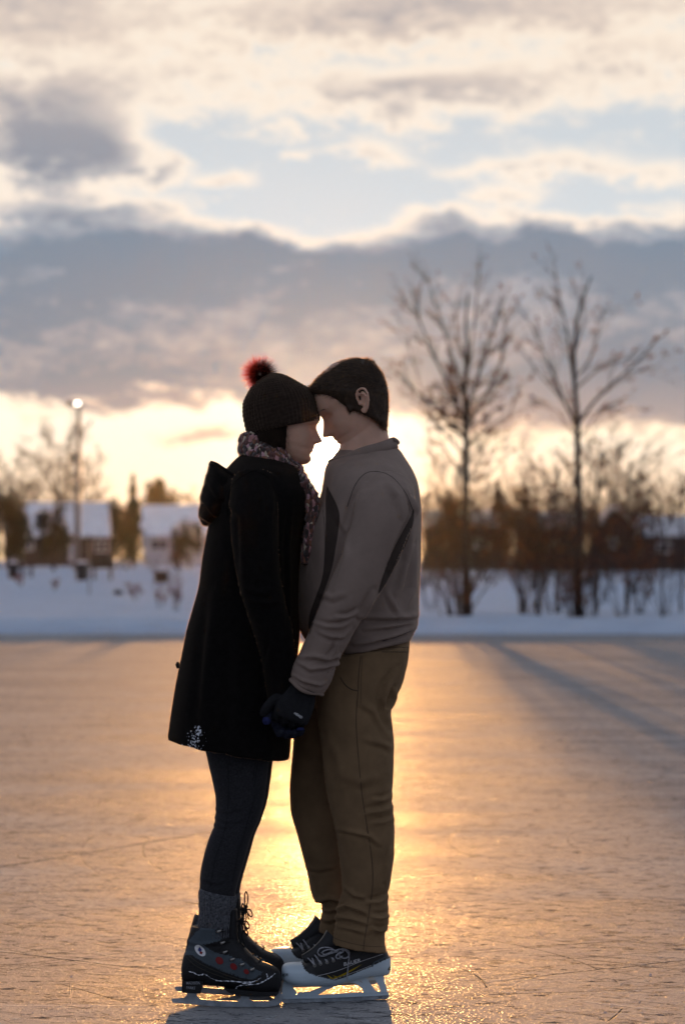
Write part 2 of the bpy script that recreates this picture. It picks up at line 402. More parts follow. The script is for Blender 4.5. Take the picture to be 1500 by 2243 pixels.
L1 = [([(1020, 930), (985, 850), (945, 770), (918, 700), (900, 640)], .05), ([(1020, 880), (995, 800), (968, 710), (938, 620)], .045),
      ([(1020, 830), (1035, 740), (1042, 660), (1050, 600)], .035), ([(1020, 900), (1055, 800), (1080, 720), (1092, 655)], .045),
      ([(1022, 940), (1065, 860), (1098, 790), (1106, 690)], .04), ([(1018, 960), (960, 900), (905, 850), (862, 812)], .04),
      ([(1020, 1000), (955, 930), (925, 860), (890, 740)], .03), ([(1020, 980), (1080, 930), (1120, 900), (1135, 850)], .03),
      ([(1018, 790), (1000, 730), (992, 660)], .03), ([(1020, 1050), (975, 985), (930, 960)], .03), ([(1020, 1060), (1060, 1000), (1110, 960)], .03)]
t1 = limb_tree('tall bare tree with upswept branches behind the man, left of two on the bank', b1, T1, [(pl(Y1, a, rn, .3), r) for a, r in L1], .075, 11, leafp=.35,
               low=[(P(1018, 960, Y1), .62, 14), (P(1005, 905, Y1), .55, 11), (P(1040, 905, Y1), .55, 11)])
Y2 = 42.6
b2 = on_snow(1266, Y2)
T2 = [b2] + [P(a, b, Y2) for a, b in ((1266, 1240), (1268, 1120), (1264, 1000), (1265, 920), (1258, 850), (1256, 780), (1262, 705), (1275, 655), (1294, 605))]
L2 = [([(1264, 940), (1235, 880), (1212, 820), (1190, 770), (1158, 705)], .05), ([(1258, 850), (1250, 790), (1240, 720), (1222, 640), (1215, 590)], .05),
      ([(1266, 925), (1300, 880), (1335, 845), (1370, 815), (1405, 780), (1445, 735)], .05), ([(1258, 830), (1290, 790), (1310, 730), (1320, 680), (1345, 685)], .03),
      ([(1262, 850), (1320, 800), (1360, 790), (1395, 780)], .03), ([(1240, 730), (1215, 700), (1192, 685)], .02), ([(1370, 815), (1400, 812), (1440, 805)], .02),
      ([(1235, 880), (1180, 820), (1130, 750)], .025), ([(1262, 960), (1220, 900), (1150, 880)], .025), ([(1268, 960), (1320, 890), (1370, 900)], .025),
      ([(1262, 1050), (1290, 990), (1305, 930)], .03), ([(1262, 760), (1280, 700), (1278, 620)], .025)]
t2 = limb_tree('tall bare tree with wide open limbs, right of two on the bank', b2, T2, [(pl(Y2, a, rn, .3), r) for a, r in L2], .07, 12, leafp=.45, twk=6)

def bare_proto(name, label, H, r, seed, group, kids=5, leafp=.0, material=TWIG, lean=0):
    rnd = random.Random(seed); root = empty(name, (0, 0, 0), label, 'tree', group)
    tb = MB(); pts = [Vector((0, 0, 0))]; n = 8
    for i in range(n): pts.append(Vector((rnd.gauss(0, .02 * H) * .5 + lean * H * i / n, rnd.gauss(0, .01 * H), H * .85 * (i + 1) / n)))
    tb.tube(pts, [max(.02, r * (1 - .85 * i / n)) for i in range(n + 1)], 6); tb.build('trunk', BARK, root, True)
    cb = MB(); lv = MB()
    for k in range(int(kids * 5)):
        h = rnd.uniform(.22, 1.0); i = h * n; j = min(int(i), n - 1); c = pts[j].lerp(pts[j + 1], i - j); a = rnd.uniform(0, 6.28)
        dd = Vector((math.cos(a), math.sin(a), rnd.uniform(.5, 1.3)))
        branch(cb, c, dd, H * rnd.uniform(.22, .40) * (1.15 - h * .5), r * .35 * (1.1 - h * .7), 0 if H > 8 else 1, rnd, lv if leafp else None, .65, .15, 4, H * .0013, leafp)
    cb.build('crown', material, root)
    if lv.n: lv.build('dry_leaves', LEAF, root)
    return root
def copy_tree(root, loc, rz=0, s=1.0, label=None, sz=None):
    c = root.copy(); COL.objects.link(c); c.location = loc; c.rotation_euler = (0, 0, rz); c.scale = (s, s, sz or s)
    if label: c['label'] = label
    for ch in root.children:
        d = ch.copy(); COL.objects.link(d); d.parent = c
        for g in ch.children:
            e = g.copy(); COL.objects.link(e); e.parent = d
    return c
def shrub_proto(label, H, seed, stems, group, leafp=.3, name='bare_shrub', cat='shrub'):
    rnd = random.Random(seed); root = empty(name, (0, 0, 0), label, cat, group)
    sb = MB(); lv = MB()
    for k in range(stems):
        a = rnd.uniform(0, 6.28); rr = rnd.uniform(0, .22) * H * .4
        p = Vector((math.cos(a) * rr, math.sin(a) * rr, -.05)); dd = Vector((math.cos(a) * rnd.uniform(.05, .5), math.sin(a) * rnd.uniform(.05, .5), 1))
        branch(sb, p, dd, H * rnd.uniform(.55, 1), .009 + .003 * H, 1, rnd, lv, .45, .1, 5, .0028, leafp)
    sb.build('stems', TWIG, root)
    if lv.n: lv.build('dry_leaves', LEAF, root)
    return root
def puff_tree(name, label, loc, H, Wd, seed, cat='tree', group=None, conifer=False, material=None, dens=1700):
    """trunk plus a crown of many small leaf clumps"""
    rnd = random.Random(seed); root = empty(name, loc, label, cat, group); L = Vector(loc)
    tb = MB(); tb.tube([L, L + Vector((0, 0, H * .5)), L + Vector((.05, 0, H * .92))], [H * .025, H * .016, .02], 6); tb.build('trunk', BARK, root, True)
    cb = MB(); cl = [(rnd.uniform(-1, 1), rnd.uniform(-1, 1), rnd.random(), rnd.uniform(.5, 1)) for _ in range(14)]
    for k in range(dens):
        if conifer:
            h = rnd.random() ** .8; rad = Wd / 2 * (1 - h) ** .8 * (.75 + .25 * math.sin(h * 40)); a = rnd.uniform(0, 6.28); q = rad * math.sqrt(rnd.random())
            c = L + Vector((math.cos(a) * q, math.sin(a) * q, H * (.06 + .94 * h)))
        else:
            bx, by, bz, br = rnd.choice(cl); g = Vector((rnd.gauss(0, 1), rnd.gauss(0, 1), rnd.gauss(0, 1))).normalized() * (rnd.random() ** .4) * br
            c = L + Vector(((bx * .6 + g.x * .42) * Wd / 2, (by * .6 + g.y * .42) * Wd / 2, H * (.1 + .65 * bz + .2 * (g.z + .5))))
        s = H * rnd.uniform(.012, .03)
        a = Vector((rnd.gauss(0, 1), rnd.gauss(0, 1), rnd.gauss(0, .5))).normalized() * s; b_ = a.cross(Vector((rnd.gauss(0, 1), rnd.gauss(0, 1), 1))).normalized() * s * .8
        cb.add([c + a, c + b_, c - a, c - b_], [(0, 1, 2, 3)])
    cb.build('crown', material or CONIFER, root)
    return root

# thicket of saplings and shrubs on the bank behind the man
SG = 'leafless shrubs in the thicket on the bank'
LBS = ['tall tangled leafless shrub %s', 'low rusty twiggy shrub %s']
sp_ = [shrub_proto('', 2.2, 21, 7, SG, .25), shrub_proto('', 1.3, 22, 9, SG, .45), shrub_proto('', 1.8, 24, 6, SG, .35)]
spots = [(985, 42.0, 0, .95), (1003, 43.2, 2, 1.2), (1140, 42.8, 2, 1.0), (1165, 42.4, 0, .9),
         (1250, 41.9, 1, .7), (1290, 42.5, 2, .9), (1362, 43.5, 2, .8), 
         (1210, 46.2, 0, .85), (1400, 45.4, 1, .8), (940, 47.5, 2, .7), (1455, 44.6, 2, .62), (1165, 50.0, 0, .9),
         (1310, 54.0, 0, .9)]
spots += [(1012, 41.5, 1, .55), (1258, 41.4, 1, .55), (1276, 42.2, 1, .6)]
where = []
for i, (px, Y, k, s) in enumerate(spots):
    side = ('just left of the taller left tree' if px < 1010 else 'between the two tall bare trees' if px < 1262 else 'right of the right tall tree')
    row = 'at the front edge' if Y < 42.6 else 'in the middle row' if Y < 47 else 'at the back'
    lab = ('tangled leafless shrub', 'low rusty twiggy shrub', 'upright thin stemmed shrub')[k] + ' ' + row + ', ' + side
    rank = where.count(lab); where.append(lab)
    if rank: lab += (', second one', ', third one', ', fourth one', ', fifth one', ', sixth one', ', seventh one', ', eighth one')[min(rank - 1, 6)]
    loc = on_snow(px, Y)
    copy_tree(sp_[k], loc, rn.uniform(0, 6.28), s, lab)
for q in sp_:
    for ch in list(q.children): bpy.data.objects.remove(ch)
    bpy.data.objects.remove(q)
# slim saplings
SA = 'slim saplings on the bank'
sap = bare_proto('sapling', '', 3.2, .035, 31, SA, kids=3, leafp=.25)
for px, Y, s, lab in ((1178, 42.6, .85, 'slim dark sapling with brown leaves between the two tall trees'), (1450, 43.0, .80, 'slim sapling rising from snow near the right edge'),
                      (1372, 46.0, 1.05, 'slim sapling right of the right tall tree'), (1490, 46.5, .85, 'slim sapling cut by the right edge of the picture'),
                      (1003, 43.4, 1.0, 'slim sapling hugging the left tall tree'), (1305, 45.0, 1.1, 'slim sapling close behind the right tall tree'), (1218, 45.6, 1.0, 'slim sapling left of the right tall tree')):
    copy_tree(sap, on_snow(px, Y), rn.uniform(0, 6), s, lab)
for ch in list(sap.children): bpy.data.objects.remove(ch)
bpy.data.objects.remove(sap)

# rank of bare shrubs further back, in front of the houses
BG_ = 'bare shrubs in front of the right hand houses'
bp_ = shrub_proto('', 3.2, 61, 8, BG_, .12)
for i, px in enumerate((935, 968, 1000, 1038, 1072, 1104, 1138, 1166, 1196, 1228, 1256, 1292, 1322, 1356, 1388, 1424, 1462, 1496)):
    Y = 72 + (i * 37 % 29); s_ = .95 + .3 * ((i * 7) % 5) / 5
    lab = ('tall bare shrub', 'dense bare shrub', 'wide bare shrub')[i % 3] + ' far behind the thicket, number %s of eighteen from the left' % ('one two three four five six seven eight nine ten eleven twelve thirteen fourteen fifteen sixteen seventeen eighteen'.split()[i])
    copy_tree(bp_, on_snow(px, Y), i * 1.7, s_, lab)
for ch in list(bp_.children): bpy.data.objects.remove(ch)
bpy.data.objects.remove(bp_)

# far tree line behind the houses
FG = 'far bare trees on the skyline'
fp = [bare_proto('bare_tree', '', 11, .16, 41, FG, kids=5, material=TWIG), bare_proto('bare_tree', '', 9, .14, 42, FG, kids=6, material=TWIG)]
far = [(20, 215, 0, .90, 'rounded leafy looking far tree at the left edge'), (60, 232, 1, .9, 'far bushy tree behind the left house chimney side'), (128, 205, 0, 1.12, 'tall thin far tree left of the floodlight pole'),
       (188, 225, 0, 1.0, 'far tree just right of the floodlight pole'), (-30, 220, 1, 1.1, 'far tree beyond the left edge'),
       (235, 260, 1, .75, 'low far tree over the right end of the left house roof'), (430, 250, 1, .85, 'far tree beside the woman hood above the white house'), (330, 262, 1, .80, 'low far tree above the white house'),
       (945, 150, 1, .82, 'far golden tree close to the man shoulder'), (985, 165, 0, .72, 'far golden tree behind the left tall tree'), (1050, 155, 1, .80, 'far golden tree right of the left tall tree'),
       (1110, 170, 0, .74, 'far golden tree midway between the tall trees'), (1165, 150, 1, .76, 'far golden tree left of the right tall tree'), (1215, 180, 1, .95, 'far golden tree close left of the right trunk'),
       (1295, 160, 0, .86, 'far tree with a dark crown right of the right trunk'), (1345, 190, 0, 1.02, 'far tree rising over the chimney'), (1420, 175, 0, .95, 'far tree over the right gabled roof'), (1480, 190, 1, .9, 'far tree at the right edge')]
for px, Y, k, s, lab in far:
    s *= .66 if px > 900 else 1
    x = (px - 750) / F * Y; copy_tree(fp[k], (x, Y, snow_z(x, Y) - .1), rn.uniform(0, 6), s, lab)
for q in fp:
    for ch in list(q.children): bpy.data.objects.remove(ch)
    bpy.data.objects.remove(q)
def gp(px, Y): x = (px - 750) / F * Y; return (x, Y, snow_z(x, Y) - .05)
GOLD = mat('russet_foliage', (.09, .05, .02), .9, .4, 3, spec=.1, trans=.35)
for i, (px, Y, H, Wd, con, lab) in enumerate([
        (15, 150, 4.6, 3.6, False, 'dark rounded tree beside the left house'), (45, 160, 4.9, 2.4, False, 'dark shrub tree touching the left house wall'),
        (118, 118, 3.9, 2.3, False, 'round dark evergreen shrub in front of the left house'), (262, 150, 4.6, 1.6, False, 'dark tree between the two snowy houses'),
        (292, 165, 6.4, 2.2, True, 'tall pointed evergreen left of the white house'), (330, 205, 7.6, 3.0, False, 'dark evergreen mass above the white house'), (368, 215, 7.9, 3.4, False, 'dark rounded evergreen behind the white house roof'),
         (390, 110, 2.2, 1.1, False, 'small dark bush before the white house'),
        (-5, 140, 5.6, 3.4, False, 'tall dark bushy tree at the left edge of the picture'), (278, 135, 3.4, 1.5, False, 'broad dark shrub filling the gap between the houses'), (415, 140, 3.0, 2.0, False, 'dark shrub in front of the pale house close to the coat'),
        (1400, 180, 5.2, 2.6, False, 'dark bush between the two right hand roofs'), (1300, 170, 4.7, 3.2, False, 'dark bush left of the brick chimney'),
        (1130, 165, 6.2, 4.2, False, 'dark brown tree clump between the two tall bare trees'), (1090, 190, 6.8, 3.2, True, 'far dark conifer between the tall trees'), (960, 170, 5.6, 4.4, False, 'dark clump behind the man shoulder')]):
    puff_tree('evergreen_tree' if H > 3 else 'bush', lab, gp(px, Y), H, Wd, 100 + i, 'tree' if H > 3 else 'bush', conifer=con, material=GOLD if px > 900 else None)

# ------------------------------------------------------------------ houses
WALLD = mat('dark_siding', (.07, .055, .05), .9, .25, 4, spec=.1); WALLW = mat('pale_siding', (.50, .50, .52), .8, .12, 3, spec=.2)
GLASS = mat('window_glass', (.03, .03, .035), .15, .2, 2, spec=.5); BRICK = mat('brick', (.10, .06, .05), .9, .3, 9, spec=.1)
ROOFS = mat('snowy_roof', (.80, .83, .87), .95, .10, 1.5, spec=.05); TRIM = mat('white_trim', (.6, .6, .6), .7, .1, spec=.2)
FENCE = mat('weathered_boards', (.060, .047, .042), .95, .35, 5, spec=.05, stretch=(6, 1, .3))
def house(label, px0, px1, pr, pe, pb, Y, wall, wins, name='house', dz=6.0, chimney=None, gable=False, doors=()):
    x0, x1 = (px0 - 750) / F * Y, (px1 - 750) / F * Y; zr, ze = CH + (HY - pr) / F * Y, CH + (HY - pe) / F * Y; zb = min(snow_z((x0 + x1) / 2, Y), CH + (HY - pb) / F * Y) - .2
    r = empty(name, ((x0 + x1) / 2, Y + dz / 2, zb), label, 'house')
    b = MB()
    if not gable:
        b.add([(x0 + .3, Y + .5, zb), (x1 - .3, Y + .5, zb), (x1 - .3, Y + dz - .5, zb), (x0 + .3, Y + dz - .5, zb), (x0 + .3, Y + .5, ze), (x1 - .3, Y + .5, ze), (x1 - .3, Y + dz - .5, ze), (x0 + .3, Y + dz - .5, ze),
               (x0 + .3, Y + dz / 2, zr - .15), (x1 - .3, Y + dz / 2, zr - .15)],
              [(0, 1, 5, 4), (2, 3, 7, 6), (0, 4, 8, 7, 3), (1, 2, 6, 9, 5), (3, 2, 1, 0), (4, 5, 9, 8), (6, 7, 8, 9)])
        b.build('wall', wall, r)
        q = MB(); th = .22
        for s_, ya, yb in ((1, Y, Y + dz / 2), (-1, Y + dz, Y + dz / 2)):
            q.add([(x0, ya, ze - .1), (x1, ya, ze - .1), (x1, yb, zr), (x0, yb, zr), (x0, ya, ze - .1 + th), (x1, ya, ze - .1 + th), (x1, yb, zr + th), (x0, yb, zr + th)],
                  [(0, 1, 2, 3), (4, 5, 6, 7), (0, 1, 5, 4), (1, 2, 6, 5), (2, 3, 7, 6), (3, 0, 4, 7)])
    else:
        xm = (x0 + x1) / 2
        b.add([(x0 + .3, Y + .3, zb), (x1 - .3, Y + .3, zb), (x1 - .3, Y + .3, ze), (xm, Y + .3, zr - .2), (x0 + .3, Y + .3, ze), (x0 + .3, Y + dz, zb), (x1 - .3, Y + dz, zb), (x1 - .3, Y + dz, ze), (xm, Y + dz, zr - .2), (x0 + .3, Y + dz, ze)],
              [(0, 1, 2, 3, 4), (9, 8, 7, 6, 5), (0, 4, 9, 5), (1, 6, 7, 2), (2, 7, 8, 3), (3, 8, 9, 4), (0, 5, 6, 1)])
        b.build('wall', wall, r)
        q = MB(); th = .22
        for xe in (x0, x1):
            q.add([(xe, Y, ze - .1), (xm, Y, zr), (xm, Y + dz + .3, zr), (xe, Y + dz + .3, ze - .1), (xe, Y, ze - .1 + th), (xm, Y, zr + th), (xm, Y + dz + .3, zr + th), (xe, Y + dz + .3, ze - .1 + th)],
                  [(0, 1, 2, 3), (4, 5, 6, 7), (0, 1, 5, 4), (1, 2, 6, 5), (2, 3, 7, 6), (3, 0, 4, 7)])
    ro = q.build('roof', ROOFS, r)
    if chimney:
        cx, ct = (chimney[0] - 750) / F * Y, CH + (HY - chimney[1]) / F * Y
        k = MB(); k.box((cx, Y + dz / 2, (zr + ct) / 2 - .4), (chimney[2], .8, ct - zr + .8)); k.box((cx, Y + dz / 2, ct + .06), (chimney[2] + .16, .96, .12))
        k.build('chimney', BRICK, ro)
    yw = Y + (.5 if not gable else .3)
    for (a, t_, c_, d_) in wins:
        wx0, wx1 = (a - 750) / F * Y, (c_ - 750) / F * Y; wz1, wz0 = CH + (HY - t_) / F * Y, CH + (HY - d_) / F * Y
        g = MB(); g.box(((wx0 + wx1) / 2, yw - .03, (wz0 + wz1) / 2), (wx1 - wx0, .05, wz1 - wz0)); wn = g.build('window', GLASS, r)
        fr = MB()
        for xx in (wx0, (wx0 + wx1) / 2, wx1): fr.box((xx, yw - .075, (wz0 + wz1) / 2), (.10, .04, wz1 - wz0 + .1))
        for zz in (wz0, wz1): fr.box(((wx0 + wx1) / 2, yw - .078, zz), (wx1 - wx0 + .1, .04, .10))
        fr.build('frame', TRIM, wn)
    for (a, t_, c_, d_) in doors:
        wx0, wx1 = (a - 750) / F * Y, (c_ - 750) / F * Y; wz1, wz0 = CH + (HY - t_) / F * Y, CH + (HY - d_) / F * Y
        g = MB(); g.box(((wx0 + wx1) / 2, yw - .04, (wz0 + wz1) / 2), (wx1 - wx0, .07, wz1 - wz0)); g.build('door', WALLD if wall is WALLW else TRIM, r)
    return r
house('long dark house with a snow covered roof at left', 44, 245, 1104, 1174, 1240, 200, WALLD, [(52, 1186, 72, 1204), (208, 1186, 236, 1208)], doors=[(150, 1188, 160, 1230)])
house('small grey shed with snow roof beside the left house', 0, 44, 1142, 1150, 1240, 190, mat('grey_siding', (.30, .31, .33), .9, .15), [(8, 1170, 24, 1190)], name='shed', dz=4)
house('pale two storey house with snow roof behind the woman', 305, 470, 1110, 1172, 1240, 195, WALLW, [(330, 1182, 366, 1204), (418, 1182, 446, 1204)], doors=[(380, 1184, 394, 1232)])
house('dark gabled house with a snowy roof and brick chimney', 1300, 1400, 1112, 1160, 1245, 175, WALLD, [(1330, 1180, 1350, 1200)], chimney=(1361, 1104, .7), gable=True)
house('low house with a broad snowy roof at the right edge', 1410, 1560, 1134, 1172, 1245, 170, WALLD, [(1440, 1190, 1470, 1210)])
house('long dark house half hidden by the thicket', 925, 1110, 1122, 1150, 1245, 180, WALLD, [(960, 1180, 990, 1200), (1040, 1180, 1070, 1200)])
house('dark brown house with a thin snow roof between the tall trees', 1135, 1290, 1126, 1156, 1245, 185, WALLD, [(1200, 1180, 1220, 1200)])
# fence and hedge line across the right background
def fence(label, px0, px1, pt, Y):
    x0, x1 = (px0 - 750) / F * Y, (px1 - 750) / F * Y; zt = CH + (HY - pt) / F * Y; zb = snow_z((x0 + x1) / 2, Y) - .1
    r = empty('board_fence', ((x0 + x1) / 2, Y, zb), label, 'fence'); n = int((x1 - x0) / .16); b = MB(); rnd = random.Random(px0)
    for i in range(n): b.box((x0 + (i + .5) * (x1 - x0) / n, Y + rnd.uniform(-.004, .004), (zt + zb) / 2 + rnd.uniform(-.03, .03)), ((x1 - x0) / n - .008, .025, zt - zb))
    b.build('boards', FENCE, r); k = int((x1 - x0) / 2.4)
    for i in range(k + 1):
        c = MB(); c.box((x0 + i * (x1 - x0) / k, Y + .08, (zt + zb) / 2 + .05), (.12, .12, zt - zb + .1)); c.build('post', FENCE, r)
fence('low dark board fence behind the thicket at right', 925, 1540, 1212, 118)

# ------------------------------------------------------------------ small things on the left bank
POLE = mat('galvanised_pole', (.22, .20, .18), .5, .15, 5, metal=.3); DKPLAST = mat('dark_plastic', (.03, .035, .04), .6, .2, 6)
LAMPG = mat('lamp_lens', (.9, .88, .8), .3, .02, emis=((1, .93, .8), 5.0))
Y = 120; r = empty('floodlight_pole', gp(168, Y), 'tall slim floodlight pole with a lit lamp at left', 'floodlight')
b = MB(); b.tube([gp(168, Y), P(171, 1100, Y), P(174, 895, Y)], [.17, .14, .10], 10); b.build('pole', POLE, r, True)
b = MB(); c0 = P(166, 888, Y); b.box(c0 + Vector((0, .06, .02)), (.95, .10, .10)); b.tube([P(174, 898, Y), P(174, 886, Y)], .06, 8); b.build('cross_arm', POLE, r)
for dxp, lit_ in ((-13, False), (4, True)):
    b = MB(); c1 = P(167 + dxp, 884, Y); b.box(c1, (.30 if not lit_ else .34, .22, .24), 0, .8); h_ = b.build('lamp_head', DKPLAST, r)
    if lit_:
        b = MB(); b.box(c1 + Vector((0, -.13, 0)), (.24, .04, .15)); b.build('lamp_lens', LAMPG, h_)
Y = 62; r = empty('marker_pole', gp(196, Y), 'very thin pale marker pole standing in the snow', 'pole')
b = MB(); b.tube([gp(196, Y), P(196, 1240, Y), P(195, 1180, Y)], [.02, .02, .014], 6); b.build('shaft', POLE, r, True); b = MB(); b.tube([P(195, 1182, Y), P(195, 1172, Y)], [.03, .03], 8); b.build('cap', DKPLAST, r)
def barrel(px, pb, wpx, hpx, Y, label):
    c = P(px, pb, Y); c.z = snow_z(c.x, Y) ; w_ = wpx / F * Y; h = hpx / F * Y
    r = empty('litter_bin', c, label, 'litter bin', 'litter bins on the bank'); b = MB()
    b.tube([c + Vector((0, 0, -.02)), c + Vector((0, 0, h * .1)), c + Vector((0, 0, h * .9))], [w_ * .46, w_ * .5, w_ * .5], 14)
    for k in range(14):
        a = 6.283 * k / 14; b.box(c + Vector((math.cos(a) * w_ * .51, math.sin(a) * w_ * .51, h * .5)), (.03, .03, h * .8), a)
    b.build('body', DKPLAST, r); b = MB(); b.tube([c + Vector((0, 0, h * .9)), c + Vector((0, 0, h * .97)), c + Vector((0, 0, h * 1.02))], [w_ * .54, w_ * .5, w_ * .3], 14); b.build('lid', ROOFS, r, True)
barrel(180, 1285, 24, 42, 78, 'dark slatted litter bin below the floodlight pole'); barrel(30, 1275, 20, 38, 82, 'dark slatted litter bin at the left edge')
def bench(px, Y, wpx, label, snowy=True):
    c = on_snow(px, Y); w_ = wpx / F * Y; r = empty('park_bench', c, label, 'bench', 'benches on the snowy bank')
    b = MB(); b.box(c + Vector((0, 0, .40)), (w_, .40, .05)); b.build('seat', FENCE, r)
    b = MB(); b.box(c + Vector((0, .22, .58)), (w_, .04, .10)); b.box(c + Vector((0, .23, .44)), (w_, .04, .08)); b.build('backrest', FENCE, r)
    for s_ in (-1, 1):
        b = MB(); b.box(c + Vector((s_ * (w_ / 2 - .12), 0, .18)), (.07, .38, .40)); b.build('leg', DKPLAST, r)
bench(225, 80, 52, 'dark low bench right of the middle litter bin'); bench(60, 84, 34, 'short dark bench near the left edge')
b = MB(); c = on_snow(354, 76); b.box(c + Vector((0, 0, .18)), (.42, .4, .36)); 
for k in range(4): b.box(c + Vector((0, -.21, .06 + .09 * k)), (.44, .03, .05))
prop(b.build('wooden_crate', FENCE, None, origin=c), 'small brown slatted crate on the snow near the woman back', 'crate')
b = MB(); c = on_snow(260, 62); rnd = random.Random(9); vs_ = []
bm = bmesh.new(); bmesh.ops.create_icosphere(bm, subdivisions=2, radius=.13)
for v in bm.verts: v.co = v.co * (1 + .25 * mnoise.noise(v.co * 9)); v.co.z *= .6
b.add([tuple(v.co + c + Vector((0, 0, .05))) for v in bm.verts], [tuple(v.index for v in f.verts) for f in bm.faces]); bm.free()
prop(b.build('rock', DKPLAST, None, origin=c), 'small dark rock poking through the snow', 'rock')
for i, (px, Y, H, lab) in enumerate(((385, 48, .62, 'thin rusty weed stalk in the snow by the coat'), (300, 56, .5, 'thin pale weed stalk left of the rusty stalks'), (350, 50, .45, 'short weed stalk close left of the tallest stalk'),
                                     (378, 60, 1.1, 'tall bare sapling twig behind the coat'), (45, 70, .4, 'tiny weed tuft on the left bank'), (120, 66, .3, 'tiny weed tuft between bin and marker pole'))):
    root = shrub_proto(lab, H, 300 + i, 3 if H > .4 else 5, 'weed stalks in the snow', .35, 'weed_stalk', 'weed'); root.location = on_snow(px, Y)
# haze stays out until the end of the script
# ------------------------------------------------------------------ figure toolkit
def _hash(i, j, k):
    h = (i * 374761393 + j * 668265263 + k * 1274126177) & 0xffffffff
    h = ((h ^ (h >> 13)) * 1274126177) & 0xffffffff
    return ((h ^ (h >> 16)) & 0xffff) / 65535.0
def vnoise(p):
    p = np.asarray(p, float); q = np.floor(p).astype(np.int64); f = p - q; f = f * f * (3 - 2 * f); out = 0
    for a in (0, 1):
        for b in (0, 1):
            for c in (0, 1):
                wgt = (f[:, 0] if a else 1 - f[:, 0]) * (f[:, 1] if b else 1 - f[:, 1]) * (f[:, 2] if c else 1 - f[:, 2])
                out = out + wgt * _hash(q[:, 0] + a, q[:, 1] + b, q[:, 2] + c)
    return out * 2 - 1
def interp_rows(rows, step):
    """resample loft rows smoothly (Catmull-Rom)"""
    A = np.array(rows, float); n = len(A); out = []
    for i in range(n - 1):
        p0, p1, p2, p3 = A[max(i - 1, 0)], A[i], A[i + 1], A[min(i + 2, n - 1)]
        for k in range(step):
            t = k / step
            out.append(.5 * ((2 * p1) + (-p0 + p2) * t + (2 * p0 - 5 * p1 + 4 * p2 - p3) * t * t + (-p0 + 3 * p1 - 3 * p2 + p3) * t ** 3))
    out.append(A[-1]); return np.array(out)
def ring_loft(mb, C, U, W, ex, n):
    v = []; 
    for c, u, w_, e in zip(C, U, W, ex):
        for k in range(n):
            a = 2 * math.pi * k / n; ca, sa = math.cos(a), math.sin(a)
            v.append(c + u * (abs(ca) ** (2 / e)) * (1 if ca >= 0 else -1) + w_ * (abs(sa) ** (2 / e)) * (1 if sa >= 0 else -1))
    m = len(C); f = [(i * n + k, i * n + (k + 1) % n, (i + 1) * n + (k + 1) % n, (i + 1) * n + k) for i in range(m - 1) for k in range(n)]
    f += [tuple(range(n - 1, -1, -1)), tuple((m - 1) * n + k for k in range(n))]
    mb.add(v, f)
def slices(mb, rows, Y, step=4, n=40, ex=2.2, shrink=1.0):
    """rows: (pxL, pyL, pxR, pyR, half depth[, Y]); rings lean with the row"""
    rows = [tuple(r) + ((Y,) if len(r) == 5 else ()) for r in rows]
    A = interp_rows(rows, step); C = []; U = []; W = []
    for a in A:
        l = np.array(P(a[0], a[1], a[5])); r = np.array(P(a[2], a[3], a[5])); C.append((l + r) / 2); U.append((r - l) / 2 * shrink); W.append(np.array((0, -a[4] * shrink, 0)))
    ring_loft(mb, C, U, W, [ex] * len(C), n)
def limb(mb, pts, step=4, n=24, ex=2.0, shrink=1.0):
    """pts: (px, py, Y, in-plane radius m, depth radius m) along a bent limb"""
    A = interp_rows(pts, step); Q = np.array([P(a[0], a[1], a[2]) for a in A]); T = np.gradient(Q, axis=0); T /= np.linalg.norm(T, axis=1, keepdims=True)
    C = []; U = []; W = []
    for q, t, a in zip(Q, T, A):
        u = np.cross(t, (0, 1, 0)); u /= np.linalg.norm(u); w_ = np.cross(t, u); C.append(q); U.append(u * a[3] * shrink); W.append(w_ * a[4] * shrink)
    ring_loft(mb, C, U, W, [ex] * len(C), n)
def xloft(mb, rows, Y, step=3, n=28, ex=2.3, yf=None):
    """rings across X: rows (px, pyTop, pyBottom, half width)"""
    A = interp_rows(rows, step); C = []; U = []; W = []
    for a in A:
        yy = yf(a[0]) if yf else Y
        t = np.array(P(a[0], a[1], yy)); b = np.array(P(a[0], a[2], yy)); C.append((t + b) / 2); U.append((t - b) / 2); W.append(np.array((0, -a[3], 0)))
    ring_loft(mb, C, U, W, [ex] * len(C), n)
def fuse(mb, voxel, smooth=3):
    me = bpy.data.meshes.new('tmp'); me.from_pydata(np.concatenate(mb.v).tolist(), [], mb.f); me.update()
    bm = bmesh.new(); bm.from_mesh(me); bmesh.ops.recalc_face_normals(bm, faces=bm.faces); bm.to_mesh(me); bm.free()
    ob = bpy.data.objects.new('tmp', me); COL.objects.link(ob)
    md = ob.modifiers.new('r', 'REMESH'); md.mode = 'VOXEL'; md.voxel_size = voxel; md.adaptivity = 0
    dg = bpy.context.evaluated_depsgraph_get(); m2 = bpy.data.meshes.new_from_object(ob.evaluated_get(dg))
    v = np.zeros(len(m2.vertices) * 3); m2.vertices.foreach_get('co', v); v = v.reshape(-1, 3); f = [tuple(p.vertices) for p in m2.polygons]
    bpy.data.objects.remove(ob); bpy.data.meshes.remove(me); bpy.data.meshes.remove(m2)
    return lap(v, f, smooth), f
def lap(v, f, it, k=.5):
    if not it: return v
    E = set()
    for q in f:
        for a, b in zip(q, q[1:] + q[:1]): E.add((a, b) if a < b else (b, a))
    E = np.array(list(E)); cnt = np.bincount(E.ravel(), minlength=len(v)).astype(float)[:, None]
    for i in range(it * 2):
        s = np.zeros_like(v); np.add.at(s, E[:, 0], v[E[:, 1]]); np.add.at(s, E[:, 1], v[E[:, 0]])
        kk = k if i % 2 == 0 else -k * .96
        v = v + kk * (s / np.maximum(cnt, 1) - v)
    return v
